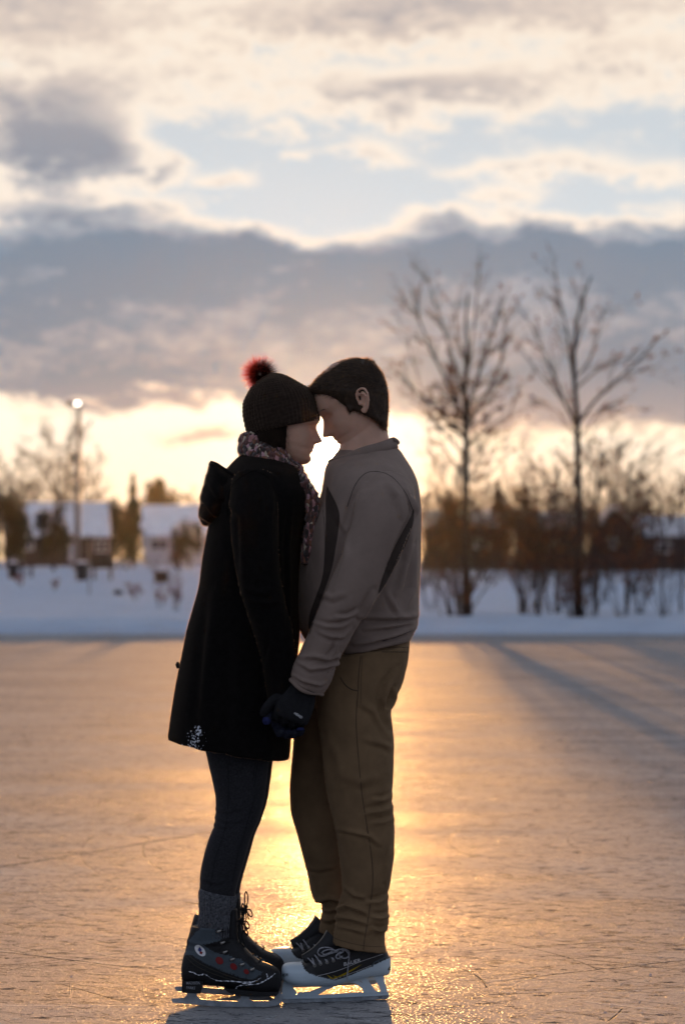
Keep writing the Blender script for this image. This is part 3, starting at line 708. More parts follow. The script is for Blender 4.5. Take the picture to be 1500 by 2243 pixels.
def normals(v, f):
    q = np.array([x if len(x) == 4 else x + (x[-1],) for x in f if len(x) <= 4]); fn = np.cross(v[q[:, 2]] - v[q[:, 0]], v[q[:, 3]] - v[q[:, 1]])
    n = np.zeros_like(v)
    for i in range(4): np.add.at(n, q[:, i], fn)
    return n / (np.linalg.norm(n, axis=1, keepdims=True) + 1e-12)
def pxy(v):
    return 750 + v[:, 0] / v[:, 1] * F, HY - (v[:, 2] - CH) / v[:, 1] * F
def folds(v, f, L, side=0, noise_amp=0, nsc=(8, 8, 8)):
    """L: (polyline in photo px, width px, height m); each is a soft ridge with a valley beside it"""
    n = normals(v, f); x, y = pxy(v); d = np.zeros(len(v))
    for pts, wd, h in L:
        best = np.full(len(v), 1e9); sg = np.zeros(len(v)); tt = np.zeros(len(v)); m = len(pts) - 1
        for i in range(m):
            (x0, y0), (x1, y1) = pts[i], pts[i + 1]; ex, ey = x1 - x0, y1 - y0; l2 = ex * ex + ey * ey
            t = np.clip(((x - x0) * ex + (y - y0) * ey) / l2, 0, 1); dx_, dy_ = x - x0 - t * ex, y - y0 - t * ey; dd = np.hypot(dx_, dy_)
            up = dd < best; best = np.where(up, dd, best); sg = np.where(up, np.sign(ex * dy_ - ey * dx_), sg); tt = np.where(up, (i + t) / m, tt)
        s = best / wd; taper = np.sin(np.pi * np.clip(tt * .9 + .05, 0, 1)) ** .7
        prof = np.exp(-s * s) - .9 * np.exp(-((s * sg - 1.3) ** 2) / .8)
        d += h * prof * taper
    near = np.clip(-n[:, 1] * 1.5 + .4, 0, 1) if side else 1
    d = d * near
    if noise_amp:
        S = np.array(nsc); d += noise_amp * (vnoise(v * S) + .5 * vnoise(v * S * 2.1 + 7) + .25 * vnoise(v * S * 4.3 + 3))
    return v + n * d[:, None]
from mathutils.bvhtree import BVHTree
def bvh(v, f): return BVHTree.FromPolygons([tuple(p) for p in v], [tuple(q) for q in f])
def hit(B, px, py, off=0.0):
    """point of the surface that is seen at this place of the photo"""
    o = Vector((0, 0, CH)); d = (P(px, py, 6.0) - o).normalized(); h = B.ray_cast(o, d)
    if h[0] is None: return None
    return h[0] + h[1] * off if h[1].dot(d) < 0 else h[0] - h[1] * off
def seam(mb, B, pts, r=.0012, off=.0003, step=6, n=5):
    A = interp_rows(pts, step); Q = [hit(B, a[0], a[1], off) for a in A]; Q = [q for q in Q if q is not None]
    if len(Q) > 2: mb.tube(Q, r, n)
def inpoly(x, y, poly):
    x = np.asarray(x); y = np.asarray(y); c = np.zeros(x.shape, bool); n = len(poly)
    for i in range(n):
        x0, y0 = poly[i]; x1, y1 = poly[i - 1]
        k = ((y0 > y) != (y1 > y)) & (x < (x1 - x0) * (y - y0) / (y1 - y0 + 1e-12) + x0); c ^= k
    return c
def patch(mb, B, poly, off=.0012, res=1.0):
    """thin badge lying on a surface, cut to a polygon given in photo px"""
    from mathutils.geometry import delaunay_2d_cdt
    bd = []; n = len(poly)
    for i in range(n):
        (x0, y0), (x1, y1) = poly[i], poly[(i + 1) % n]; k = max(1, int(math.hypot(x1 - x0, y1 - y0) / (3 * res)))
        bd += [(x0 + (x1 - x0) * j / k, y0 + (y1 - y0) * j / k) for j in range(k)]
    xs_, ys_ = [q[0] for q in poly], [q[1] for q in poly]; gx, gy = np.meshgrid(np.arange(min(xs_), max(xs_), 3 * res), np.arange(min(ys_), max(ys_), 3 * res)); gx, gy = gx.ravel(), gy.ravel()
    k = inpoly(gx, gy, poly); pts = bd + list(zip(gx[k].tolist(), gy[k].tolist())); m = len(bd)
    vo, _, fo = delaunay_2d_cdt([Vector(p) for p in pts], [(i, (i + 1) % m) for i in range(m)], [], 1, 1e-4)[:3]
    out = [hit(B, q.x, q.y, off) for q in vo]; fs = [tuple(q) for q in fo if all(out[i] is not None for i in q)]
    used = sorted({i for q in fs for i in q}); mp = {k_: i for i, k_ in enumerate(used)}
    if used: mb.add([tuple(out[k_]) for k_ in used], [tuple(mp[i] for i in q) for q in fs])
def text_on(mb, B, s, x, y, h, ang=0, off=.0014, wscale=1.0, shear=0):
    """lettering laid on a surface: left end of the baseline at (x, y), letter height h, all in photo px"""
    cu = bpy.data.curves.new('t', 'FONT'); cu.body = s; cu.size = 1.0; cu.resolution_u = 2; cu.shear = shear; cu.offset = .008
    ob = bpy.data.objects.new('t', cu); COL.objects.link(ob); dg = bpy.context.evaluated_depsgraph_get(); me = bpy.data.meshes.new_from_object(ob.evaluated_get(dg))
    k = h / .73; ca, sa = math.cos(R(ang)), math.sin(R(ang)); out = []; good = []
    for v in me.vertices:
        a, b = v.co.x * k * wscale, v.co.y * k; q = hit(B, x + a * ca + b * -sa * -1 * -1, y - (a * sa + b * ca), off) if ang == 0 else hit(B, x + a * ca - b * sa, y - (a * sa + b * ca), off)
        out.append(q if q is not None else Vector((0, 0, 0))); good.append(q is not None)
    fs = [tuple(p.vertices) for p in me.polygons if all(good[i] for i in p.vertices)]
    used = sorted({i for q in fs for i in q}); mp = {a: i for i, a in enumerate(used)}
    if used: mb.add([tuple(out[a]) for a in used], [tuple(mp[i] for i in q) for q in fs])
    bpy.data.objects.remove(ob); bpy.data.curves.remove(cu); bpy.data.meshes.remove(me)
def oval(cx, cy, a, b, ang=0, n=14):
    return [(cx + a * math.cos(t) * math.cos(R(ang)) + b * math.sin(t) * math.sin(R(ang)), cy + b * math.sin(t) * math.cos(R(ang)) - a * math.cos(t) * math.sin(R(ang))) for t in [2 * math.pi * k / n for k in range(n)]]
def snap(v, poly, tol=2.0, ymax=99):
    """pull vertices near a panel outline onto it so that the panel edge is clean"""
    x, y = pxy(v); best = np.full(len(v), 1e9); bx = x.copy(); by = y.copy(); n = len(poly)
    for i in range(n):
        (x0, y0), (x1, y1) = poly[i - 1], poly[i]; ex, ey = x1 - x0, y1 - y0; l2 = ex * ex + ey * ey + 1e-9
        t = np.clip(((x - x0) * ex + (y - y0) * ey) / l2, 0, 1); qx, qy = x0 + t * ex, y0 + t * ey; d = np.hypot(x - qx, y - qy)
        u = d < best; best = np.where(u, d, best); bx = np.where(u, qx, bx); by = np.where(u, qy, by)
    k = (best < tol) & (v[:, 1] < ymax); v = v.copy()
    v[k, 0] = (bx[k] - 750) / F * v[k, 1]; v[k, 2] = CH + (HY - by[k]) / F * v[k, 1]
    return v
def split(v, f, mask):
    """mask per face -> two (v, f) meshes"""
    res = []
    for want in (True, False):
        fs = [q for q, m_ in zip(f, mask) if bool(m_) == want]; used = sorted({i for q in fs for i in q}); mp = {a: i for i, a in enumerate(used)}
        res.append((v[used], [tuple(mp[i] for i in q) for q in fs]))
    return res
def strands(mb, pts, dirs, L, wd, rnd, curl=.3, seg=3, droop=(0, 0, -.2)):
    for p, d in zip(pts, dirs):
        l = L * rnd.uniform(.6, 1.15); d = Vector(d).normalized(); s = d.cross(Vector((rnd.gauss(0, 1), rnd.gauss(0, 1), rnd.gauss(0, 1)))).normalized()
        q = Vector(p); b = Vector((rnd.gauss(0, curl), rnd.gauss(0, curl), rnd.gauss(0, curl))) + Vector(droop); v = []
        for i in range(seg):
            w_ = wd * (1 - i / seg); v += [q + s * w_, q - s * w_]; d = (d + b * (.5 / seg)).normalized(); q = q + d * (l / seg)
        v.append(q); k = len(v) - 1
        mb.add(v, [(2 * i, 2 * i + 1, 2 * i + 3, 2 * i + 2) for i in range(seg - 1)] + [(2 * seg - 2, 2 * seg - 1, k)])

# head, in centimetres: z from the chin up, x forward from the ears
HF = [(0, 6.6), (.5, 7.9), (1.6, 8.9), (2.4, 8.8), (3.4, 8.1), (4.1, 8.7), (4.7, 9.2), (5.15, 8.7), (5.6, 9.4), (6.3, 9.2), (7.2, 9.0), (8.6, 8.9), (10, 8.7), (11.6, 8.5), (12.6, 8.9), (13.6, 9.6), (15, 9.7), (17, 9.3), (18.8, 8.3), (20.4, 6.6), (21.6, 4.5), (22.6, 2.2), (23, .2)]
HB = [(0, 2.0), (1.6, -.5), (3.5, -3.5), (6, -6.2), (9, -8.3), (12, -9.7), (15, -10.2), (17.5, -9.8), (19.5, -8.4), (21.3, -6.0), (22.4, -3.6), (23, -1.4)]
HW = [(0, 2.2), (.8, 3.4), (2.2, 4.7), (4, 5.7), (6.5, 6.5), (9, 6.95), (12, 7.3), (14.5, 7.55), (17, 7.4), (19, 6.6), (20.8, 5.1), (22.2, 3.1), (23, .9)]
def head(mb, nose_px, nose_py, Y, pitch, facing, scale, ears=True):
    """facing +1 looks to +X, -1 to -X; nose tip at the given photo point. Returns local->world"""
    s = scale / 100; cp, sp_ = math.cos(R(pitch)), math.sin(R(pitch)); tip = (11.5, 7.9)
    def rot(x, z): return (x * cp + z * sp_, z * cp - x * sp_)
    tx, tz = rot(*tip); T = P(nose_px, nose_py, Y)
    def W(x, y, z):
        a, b = rot(x, z); return Vector((T.x + facing * (a - tx) * s, T.y + y * s, T.z + (b - tz) * s))
    zs_, xs_ = zip(*[q for q in HF if not 2.5 < q[0] < 7.0]); zf, xf = zip(*HF); zb, xb = zip(*HB); zw, xw = zip(*HW)
    zz = np.concatenate([np.linspace(0, 16, 97), np.linspace(16.2, 23, 24)]); n = 96; v = []
    for z in zz:
        fr, bk, hw = np.interp(z, zf, xf), np.interp(z, zb, xb), np.interp(z, zw, xw)
        # flatter side profile of the face (no chin/lip relief off the midline)
        c = (fr + bk) / 2; frs = np.interp(z, zs_, xs_) - .25
        for k in range(n):
            a = 2 * math.pi * k / n; ca, sa = math.cos(a), math.sin(a); e = 2.25 if z > 3 else 2.0
            Yl = hw * (abs(sa) ** (2 / e)) * (1 if sa >= 0 else -1); fe = frs + (fr - frs) * math.exp(-(Yl / 2.3) ** 2); X = c + (fe - c) * (abs(ca) ** (2 / e)) * (1 if ca >= 0 else -1)
            if ca > 0:
                ay = abs(Yl)
                nw = np.interp(z, [6.6, 7.4, 8.2, 10, 12.6], [1.2, 1.75, 1.55, .95, .75]); npz = np.interp(z, [6.7, 7.15, 7.6, 8.1, 9, 10.5, 12, 13.2], [0, 1.35, 2.5, 2.62, 2.0, 1.2, .5, 0])
                X += npz * math.exp(-(Yl / nw) ** 2 * 1.1)
                X -= .95 * math.exp(-((ay - 3.1) / 1.25) ** 2 - ((z - 11.7) / 1.0) ** 2)          # sockets
                X += .45 * math.exp(-((ay - 3.1) / .8) ** 2 - ((z - 11.6) / .42) ** 2)            # closed lids
                X += .30 * math.exp(-((ay - 3.2) / 1.8) ** 2 - ((z - 13.5) / .6) ** 2)            # brow ridge
                X += .35 * math.exp(-((ay - 4.8) / 1.4) ** 2 - ((z - 9.2) / 1.3) ** 2)            # cheekbone
                if ay > 2.4 and 2.9 < z < 6.9: X -= .45 * min(1, (ay - 2.4) / .9) * math.exp(-((z - 4.9) / 1.0) ** 2)
                X -= .35 * math.exp(-((ay - 2.4) / .45) ** 2 - ((z - 5.1) / .35) ** 2)            # mouth corners
            v.append(W(X, Yl, z))
    m = len(zz); f = [(i * n + k, i * n + (k + 1) % n, (i + 1) * n + (k + 1) % n, (i + 1) * n + k) for i in range(m - 1) for k in range(n)]
    f += [tuple(range(n - 1, -1, -1)), tuple((m - 1) * n + k for k in range(n))]; mb.add([tuple(q) for q in v], f)
    for sd_ in (-1, 1) if ears else ():      # ears: bowl, rolled rim, inner fold, lobe
        ce = (-2.0, 8.15 * sd_, 10.2)
        def E(u, t, o): return W(ce[0] + u * .96 - t * .25, ce[1] + sd_ * (o - .35 * u), ce[2] + t * .96 + u * .1)
        rim = [E(1.0, -.6, .1), E(1.15, .6, .35), E(1.2, 1.9, .6), E(.7, 2.8, .9), E(-.3, 3.1, 1.15), E(-1.3, 2.6, 1.35), E(-1.75, 1.4, 1.45), E(-1.65, 0, 1.35), E(-1.2, -1.3, 1.1), E(-.6, -2.3, .8), E(.1, -2.9, .55), E(.7, -2.6, .3), E(.8, -1.7, .15)]
        A = interp_rows([tuple(q) for q in rim], 4); mb.tube(A, .0036 * scale, 8)
        inn = [E(.5, 1.9, .5), E(-.4, 1.8, .8), E(-1.0, .9, .95), E(-.95, -.4, .9), E(-.4, -1.4, .65), E(.2, -1.5, .45)]
        mb.tube(interp_rows([tuple(q) for q in inn], 4), .0026 * scale, 7)
        mb.tube([E(.75, -.1, .1), E(.6, -.5, .5), E(.55, -1.0, .25)], .0032 * scale, 7)
        mb.tube([E(.1, -1.8, .3), E(.1, -2.5, .45)], .005 * scale, 8, flat=.6)
        bowl = []; 
        for a in range(16):
            t = 2 * math.pi * a / 16; bowl.append((1.25 * math.cos(t) - .3, 2.35 * math.sin(t) + .2))
        f0 = [E(a, b, -.22 + max(0, -a) * .42) for a, b in bowl]; f1 = [E(a * 1.02, b * 1.02, -.45) for a, b in bowl]
        mb.add([tuple(q) for q in f0 + f1], [tuple(range(16)), tuple(range(31, 15, -1))] + [(i, (i + 1) % 16, (i + 1) % 16 + 16, i + 16) for i in range(16)])
    return W
SHORT = False
def finger(mb, pts, r0, r1):
    A = interp_rows([tuple(p) for p in pts], 4); A = A[:-1] if SHORT else A; m = len(A); rr = [r0 + (r1 - r0) * i / (m - 1) for i in range(m)]; rr[-1] *= .55; rr[-2] *= .9
    mb.tube(A, rr, 10)

SKIN = mat('skin', (.66, .40, .28), .5, .08, 30, .08, 300, spec=.35); SKIN.node_tree.nodes['Principled BSDF'].inputs['Subsurface Weight'].default_value = .6
SKIN.node_tree.nodes['Principled BSDF'].inputs['Subsurface Radius'].default_value = (.03, .012, .007)
WOOL = mat('black_wool', (.0060, .0052, .0050), .95, .3, 60, .35, 420, spec=.06, sheen=.05, sheen_tint=(1, .7, .4))
KNIT = mat('dark_knit', (.040, .027, .020), .95, .3, 90, .5, 350, spec=.1, sheen=.25, sheen_tint=(1, .7, .4))
SOFT = mat('taupe_softshell', (.225, .166, .132), .75, .08, 20, .18, 700, spec=.25, sheen=.15, sheen_tint=(1, .8, .6))
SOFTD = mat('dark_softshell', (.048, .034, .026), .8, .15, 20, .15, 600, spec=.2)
CHINO = mat('brown_twill', (.19, .122, .064), .9, .16, 14, .25, 900, spec=.12, sheen=.12, sheen_tint=(1, .75, .45))
STITCH = mat('stitching', (.075, .048, .027), .9, .2, 60)
STITCHJ = mat('jacket_seam', (.05, .042, .037), .9, .2, 60)
LEG = mat('charcoal_leggings', (.026, .026, .029), .95, .35, 220, .2, 500, spec=.1, sheen=.15)
LEG2 = mat('legging_seam', (.012, .012, .014), .95, .2, 220)
SOCK = mat('ragg_wool', (.060, .064, .074), .95, .6, 160, .6, 300, spec=.1, sheen=.2, col2=(.16, .165, .18))
HAIRM = mat('brown_hair', (.060, .034, .017), .6, .4, 60, spec=.4, trans=.35)
HAIRL = mat('light_brown_hair', (.17, .10, .05), .5, .3, 60, spec=.4, trans=.4)
HAIRF = mat('dark_brown_hair', (.022, .013, .008), .75, .4, 60, spec=.12, trans=.15)
def fibre(name, c):
    m = bpy.data.materials.new(name); m.use_nodes = True; t = m.node_tree; tr = t.nodes.new('ShaderNodeBsdfTranslucent'); tr.inputs[0].default_value = (*c, 1)
    tp = t.nodes.new('ShaderNodeBsdfTransparent'); mx = t.nodes.new('ShaderNodeMixShader'); mx.inputs[0].default_value = .62
    t.links.new(tp.outputs[0], mx.inputs[1]); t.links.new(tr.outputs[0], mx.inputs[2]); t.links.new(mx.outputs[0], t.nodes['Material Output'].inputs[0]); return m
HAIRT = fibre('hair_glow_fibre', (.95, .55, .28)); FUZZ = fibre('wool_fibre', (.95, .62, .38)); FUZZR = fibre('yarn_fibre', (.95, .6, .4))  # the orange of the backlight is put into these fibre colours
def fuzz(v, n_, k, L, wd, seed, m, par, name='fibres', keep=None, curl=.8):  # fibres added along a garment's outline to carry the rim glow
    rnd = random.Random(seed); pool = [i for i in range(len(v)) if keep(v[i], n_[i])]; idx = [rnd.choice(pool) for _ in range(k)]
    mb = MB(); strands(mb, v[idx], n_[idx], L, wd, rnd, curl, 2); return mb.build(name, m, par)
GLOVE = mat('black_glove_fabric', (.008, .008, .009), .8, .3, 60, .3, 300, spec=.25)
GKNIT = mat('navy_knit', (.018, .020, .060), .95, .6, 120, .6, 260, spec=.1, col2=(.030, .033, .040))
BLUEK = mat('blue_knit', (.022, .026, .085), .95, .3, 120, .6, 260, spec=.1)
WHITEP = mat('white_print', (.75, .75, .75), .6, .05)
FLAKE = mat('snow_flakes', (.80, .83, .88), .9, .05, 20)
def scarf_material():
    m = bpy.data.materials.new('variegated_yarn'); m.use_nodes = True; t = m.node_tree; V.tree = t; b = t.nodes['Principled BSDF']
    tcn = t.nodes.new('ShaderNodeTexCoord'); vo = t.nodes.new('ShaderNodeTexVoronoi'); vo.inputs['Scale'].default_value = 120
    mp = t.nodes.new('ShaderNodeMapping'); mp.inputs['Scale'].default_value = (1, 1, .55); t.links.new(tcn.outputs['Object'], mp.inputs[0]); t.links.new(mp.outputs[0], vo.inputs[0])
    s = t.nodes.new('ShaderNodeSeparateXYZ'); t.links.new(vo.outputs['Color'], s.inputs[0])
    c = ramp(V(s.outputs[0]), [(0, (.04, .025, .02)), (.22, (.12, .045, .035)), (.40, (.42, .20, .19)), (.5, (.08, .04, .03)), (.66, (.50, .40, .28)), (.74, (.20, .08, .04)), (.88, (.45, .25, .26)), (.95, (.06, .05, .035))], 'CONSTANT')
    t.links.new(c, b.inputs['Base Color']); b.inputs['Roughness'].default_value = .95; b.inputs['Sheen Weight'].default_value = .3
    bp = t.nodes.new('ShaderNodeBump'); bp.inputs['Distance'].default_value = .006; bp.invert = True; t.links.new(vo.outputs['Distance'], bp.inputs['Height']); t.links.new(bp.outputs[0], b.inputs['Normal'])
    return m
SCARF = scarf_material()
BOOTB = mat('black_boot_leather', (.006, .006, .007), .6, .3, 40, .3, 200, spec=.35); BOOTG = mat('slate_boot_panel', (.065, .082, .095), .75, .12, 40, .2, 400, spec=.25)
RED = mat('red_badge', (.20, .012, .012), .6, .1); LACEB = mat('black_lace', (.008, .008, .008), .9, .2); METAL = mat('eyelet_metal', (.35, .33, .30), .35, .1, metal=.9)
STEEL = mat('frosted_blade_steel', (.34, .38, .42), .5, .35, 25, .2, 90, spec=.5, metal=.35, col2=(.55, .60, .64))
COWL = mat('white_goalie_cowling', (.50, .60, .66), .38, .05, 10, .05, 60, spec=.45); LACEW = mat('grey_white_lace', (.34, .35, .38), .9, .45, 300, .5, 600, col2=(.6, .6, .63))
YEL = mat('yellow_print', (.38, .26, .01), .6, .05); BLUEP = mat('blue_print', (.03, .04, .16), .6, .05); SHINY = mat('black_synthetic', (.012, .012, .013), .45, .25, 50, .2, 500, spec=.4)

# ------------------------------------------------------------------ woman
YC = 6.68
W_COAT = [(548, 985, 628, 1000, .062), (520, 1003, 655, 1026, .115), (494, 1030, 666, 1040, .165), (472, 1060, 677, 1060, .195), (462, 1095, 690, 1088, .205), (457, 1148, 677, 1140, .205), (450, 1188, 664, 1190, .198),
          (442, 1240, 660, 1240, .19), (437, 1280, 658, 1280, .185), (426, 1325, 657, 1318, .185), (411, 1382, 658, 1376, .195), (397, 1446, 652, 1440, .203), (385, 1500, 646, 1500, .21), (376, 1556, 640, 1566, .215),
          (370, 1600, 637, 1628, .218), (368, 1616, 635, 1664, .218)]
W_LEGN = [(440, 1560, 596, 1560, .082, 6.60), (448, 1630, 592, 1640, .076, 6.60), (463, 1701, 585, 1708, .071, 6.60), (473, 1750, 578, 1758, .064, 6.60), (470, 1803, 566, 1798, .058, 6.60), (459, 1834, 551, 1834, .055, 6.595), (445, 1881, 538, 1880, .055, 6.595),
          (439, 1917, 527, 1915, .052, 6.595), (438, 1960, 517, 1955, .047, 6.595), (437, 2020, 512, 2010, .043, 6.595), (436, 2050, 512, 2045, .043, 6.595)]
W_LEGF = [(a + 8, b - 6, c + 8, d - 6, e, 6.765) for a, b, c, d, e, _ in W_LEGN]
W_ARMN = [(556, 1052, 6.53, .062, .058), (556, 1120, 6.475, .064, .060), (560, 1200, 6.455, .060, .058), (570, 1280, 6.45, .056, .056), (588, 1350, 6.455, .052, .052), (606, 1420, 6.465, .047, .048), (618, 1490, 6.48, .045, .046), (622, 1530, 6.485, .044, .046)]
W_ARMF = [(556, 1052, 6.83, .062, .058), (556, 1120, 6.885, .064, .060), (566, 1200, 6.905, .060, .058), (582, 1280, 6.905, .056, .056), (596, 1350, 6.89, .050, .052), (612, 1420, 6.87, .042, .048), (630, 1490, 6.86, .036, .046)]
mb = MB()
WH = head(mb, 706, 967, YC, 8, 1, .90, False)
slices(mb, [(565, 905, 650, 985, .05), (556, 950, 642, 1012, .054), (552, 985, 634, 1030, .057), (545, 1010, 640, 1050, .075)], YC)
slices(mb, W_COAT[1:13], YC, shrink=.86); slices(mb, W_LEGN, YC, shrink=.9); slices(mb, W_LEGF, YC, shrink=.9)
limb(mb, W_ARMN, shrink=.78); limb(mb, W_ARMF, shrink=.78)
for YY in (6.593, 6.765):
    xloft(mb, [(a + (YY > 6.7) * 7, b - (YY > 6.7) * 26, c - (YY > 6.7) * 26, d) for a, b, c, d in ((420, 2100, 2145, .02), (436, 2050, 2150, .028), (500, 2062, 2154, .028), (545, 2105, 2160, .030), (580, 2124, 2160, .028), (592, 2138, 2156, .016))], YY)
# her near hand, inside his: palm, four curled fingers, thumb
def w_hand(mb, g):
    limb(mb, [(622, 1520, 6.485, .026 + g, .022 + g), (620, 1545, 6.485, .032 + g, .02 + g), (622, 1570, 6.485, .037 + g, .018 + g), (628, 1590, 6.485, .036 + g, .017 + g)], n=20)
    for i, (x0, y0) in enumerate(((606, 1590), (621, 1594), (636, 1594), (650, 1590))):
        yy = 6.485
        finger(mb, [P(x0, y0 - 8, yy), P(x0 + 2, y0 + 10, yy - .012), P(x0 + 7, y0 + 18 - i, yy - .030), P(x0 + 12, y0 + 8 - i, yy - .046)], .0085 + g, .0072 + g)
    finger(mb, [P(604, 1552, 6.480), P(594, 1562, 6.462), P(587, 1572, 6.448), P(584, 1584, 6.440)], .0095 + g, .0080 + g)
SHORT = True; w_hand(mb, -.0015)
def w_hand_far(mb, g):
    limb(mb, [(640, 1495, 6.86, .026 + g, .02 + g), (645, 1530, 6.85, .035 + g, .02 + g), (648, 1560, 6.84, .033 + g, .018 + g)])
    for i in range(4): finger(mb, [P(635 + 9 * i, 1555, 6.84), P(637 + 9 * i, 1578, 6.838), P(642 + 9 * i, 1594, 6.855), P(644 + 9 * i, 1590, 6.875)], .0085 + g, .007 + g)
    finger(mb, [P(630, 1530, 6.84), P(620, 1550, 6.83), P(620, 1568, 6.83)], .0095 + g, .008 + g)
w_hand_far(mb, -.0015); SHORT = False
v, f = fuse(mb, .0032, 1)
woman = link('person', v, f, SKIN, None, True, origin=(P(500, 2205, YC).x, YC, 0))
prop(woman, 'woman in a long black coat and bobble hat, forehead to forehead with the man', 'person')
# coat
mb = MB(); slices(mb, W_COAT, YC, n=56); limb(mb, W_ARMN); limb(mb, W_ARMF)
v, f = fuse(mb, .006, 3)
v = folds(v, f, [([(500, 1100), (530, 1130), (535, 1300)], 9, .006), ([(600, 1080), (590, 1130), (592, 1250)], 8, .005), ([(540, 1290), (575, 1300), (600, 1290)], 7, .006), ([(545, 1310), (580, 1325), (610, 1318)], 6, .005),
                 ([(470, 1300), (455, 1450), (440, 1640)], 14, .008), ([(520, 1400), (520, 1540), (515, 1660)], 16, .007), ([(580, 1560), (590, 1660)], 12, .005), ([(640, 1100), (630, 1200), (636, 1400)], 5, .004), ([(600, 1400), (590, 1440)], 7, .005)], 0, .0022, (7, 7, 5))
coat = link('coat', v, f, WOOL, woman, True); CB = bvh(v, f)
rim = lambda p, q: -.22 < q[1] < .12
fuzz(v, normals(v, f), 15000, .0046, .00036, 31, FUZZ, coat, 'wool_glow_fibres', rim)
for pts in ([(556, 1030), (520, 1050), (500, 1085), (498, 1130)], [(556, 1030), (590, 1048), (604, 1085), (605, 1130)]):
    m_ = MB(); seam(m_, CB, pts, .0016, 0); m_.build('seam', WOOL, coat, True)
m_ = MB(); m_.tube([P(391, 1450, 6.66), P(389, 1456, 6.66), P(391, 1464, 6.66)], [.004, .006, .004], 8); m_.build('half_belt_button', BOOTB, coat, True)
m_ = MB(); rnd = random.Random(4)
for _ in range(170):
    x, y = rnd.gauss(428, 12), 1600 + rnd.random() ** .6 * 50
    if rnd.random() < .25: x, y = rnd.gauss(436, 4), rnd.uniform(1590, 1612)
    h = hit(CB, x, y, .0008)
    if h is None: continue
    s = rnd.choice((.0006, .0009, .0014, .0020, .0028)); q = []
    for k in range(6): a = k * 1.047 + rnd.uniform(-.3, .3); q.append((h.x + s * rnd.uniform(.4, 1) * math.cos(a), h.y - .001, h.z + s * 1.3 * rnd.uniform(.4, 1) * math.sin(a)))
    m_.add(q + [(h.x, h.y - .003, h.z)], [(k, (k + 1) % 6, 6) for k in range(6)])
prop(m_.build('snow_flakes', FLAKE, coat), kind='stuff')
mb = MB()
slices(mb, [(461, 1011, 472, 1014, .03), (458, 1016, 492, 1028, .075), (452, 1041, 530, 1044, .12), (443, 1073, 548, 1078, .145), (437, 1110, 530, 1110, .15), (437, 1136, 500, 1138, .13), (446, 1152, 466, 1150, .07)], YC, n=44)
v, f = fuse(mb, .005, 2)
v = folds(v, f, [([(465, 1025), (500, 1060), (545, 1075)], 8, .008), ([(455, 1050), (480, 1090), (520, 1105)], 8, .007), ([(442, 1090), (470, 1125), (500, 1130)], 8, .006), ([(440, 1130), (460, 1142)], 5, .004)], 0, .002, (12, 12, 12))
hood = link('hood', v, f, WOOL, coat, True)
fuzz(v, normals(v, f), 5000, .0048, .00038, 32, FUZZ, coat, 'wool_glow_fibres', rim)
m_ = MB(); m_.tube([P(463, 1012, 6.62), P(475, 1017, 6.585), P(490, 1027, 6.565), P(510, 1040, 6.54), P(540, 1062, 6.53)], [.004, .005, .005, .005, .004], 8); m_.build('hood_edge', WOOL, hood, True)
# leggings and socks
mb = MB(); slices(mb, W_LEGN, YC); slices(mb, W_LEGF, YC); slices(mb, [(430, 1480, 610, 1480, .15), (436, 1560, 604, 1560, .155), (446, 1600, 596, 1600, .14)], YC)
v, f = fuse(mb, .0045, 2)
v = folds(v, f, [([(470, 1772), (500, 1778), (530, 1770)], 4, .003), ([(468, 1790), (500, 1800), (540, 1796)], 4, .0035), ([(466, 1806), (490, 1812), (520, 1806)], 4, .003), ([(440, 1925), (475, 1935), (500, 1925)], 4, .003)], 0, .0012, (14, 14, 14))
legs = link('leggings', v, f, LEG, woman, True); LB = bvh(v, f)
for pts in ([(565, 1670), (560, 1705), (556, 1725)], [(559, 1670), (556, 1700), (553, 1712)], [(500, 1672), (500, 1760), (492, 1820), (472, 1880), (462, 1940)], [(560, 1740), (540, 1810), (522, 1870), (510, 1930)]):
    m_ = MB(); seam(m_, LB, pts, .0012, 0); m_.build('seam', LEG2, legs, True)
for dx_, dy_, YY in ((0, 0, 6.595), (8, -6, 6.765)):
    mb = MB(); slices(mb, [(438 + dx_, 1944 + dy_, 518 + dx_, 1962 + dy_, .051), (436 + dx_, 1956 + dy_, 517 + dx_, 1974 + dy_, .053), (436 + dx_, 1985 + dy_, 514 + dx_, 1990 + dy_, .050), (437 + dx_, 1998 + dy_, 511 + dx_, 2000 + dy_, .047), (435 + dx_, 2012 + dy_, 511 + dx_, 2012 + dy_, .047), (436 + dx_, 2060 + dy_, 508 + dx_, 2050 + dy_, .042)], YY, n=160, step=8)
    v = np.concatenate(mb.v); n_ = normals(v, [q for q in mb.f if len(q) == 4]); ph = np.arctan2(v[:, 1] - YY, v[:, 0] - P(475 + dx_, 2000, YY).x)
    v = v + n_ * (np.cos(ph * 36) * .0012 + .001 * vnoise(v * 90))[:, None]
    link('sock', v, mb.f, SOCK, woman, True)
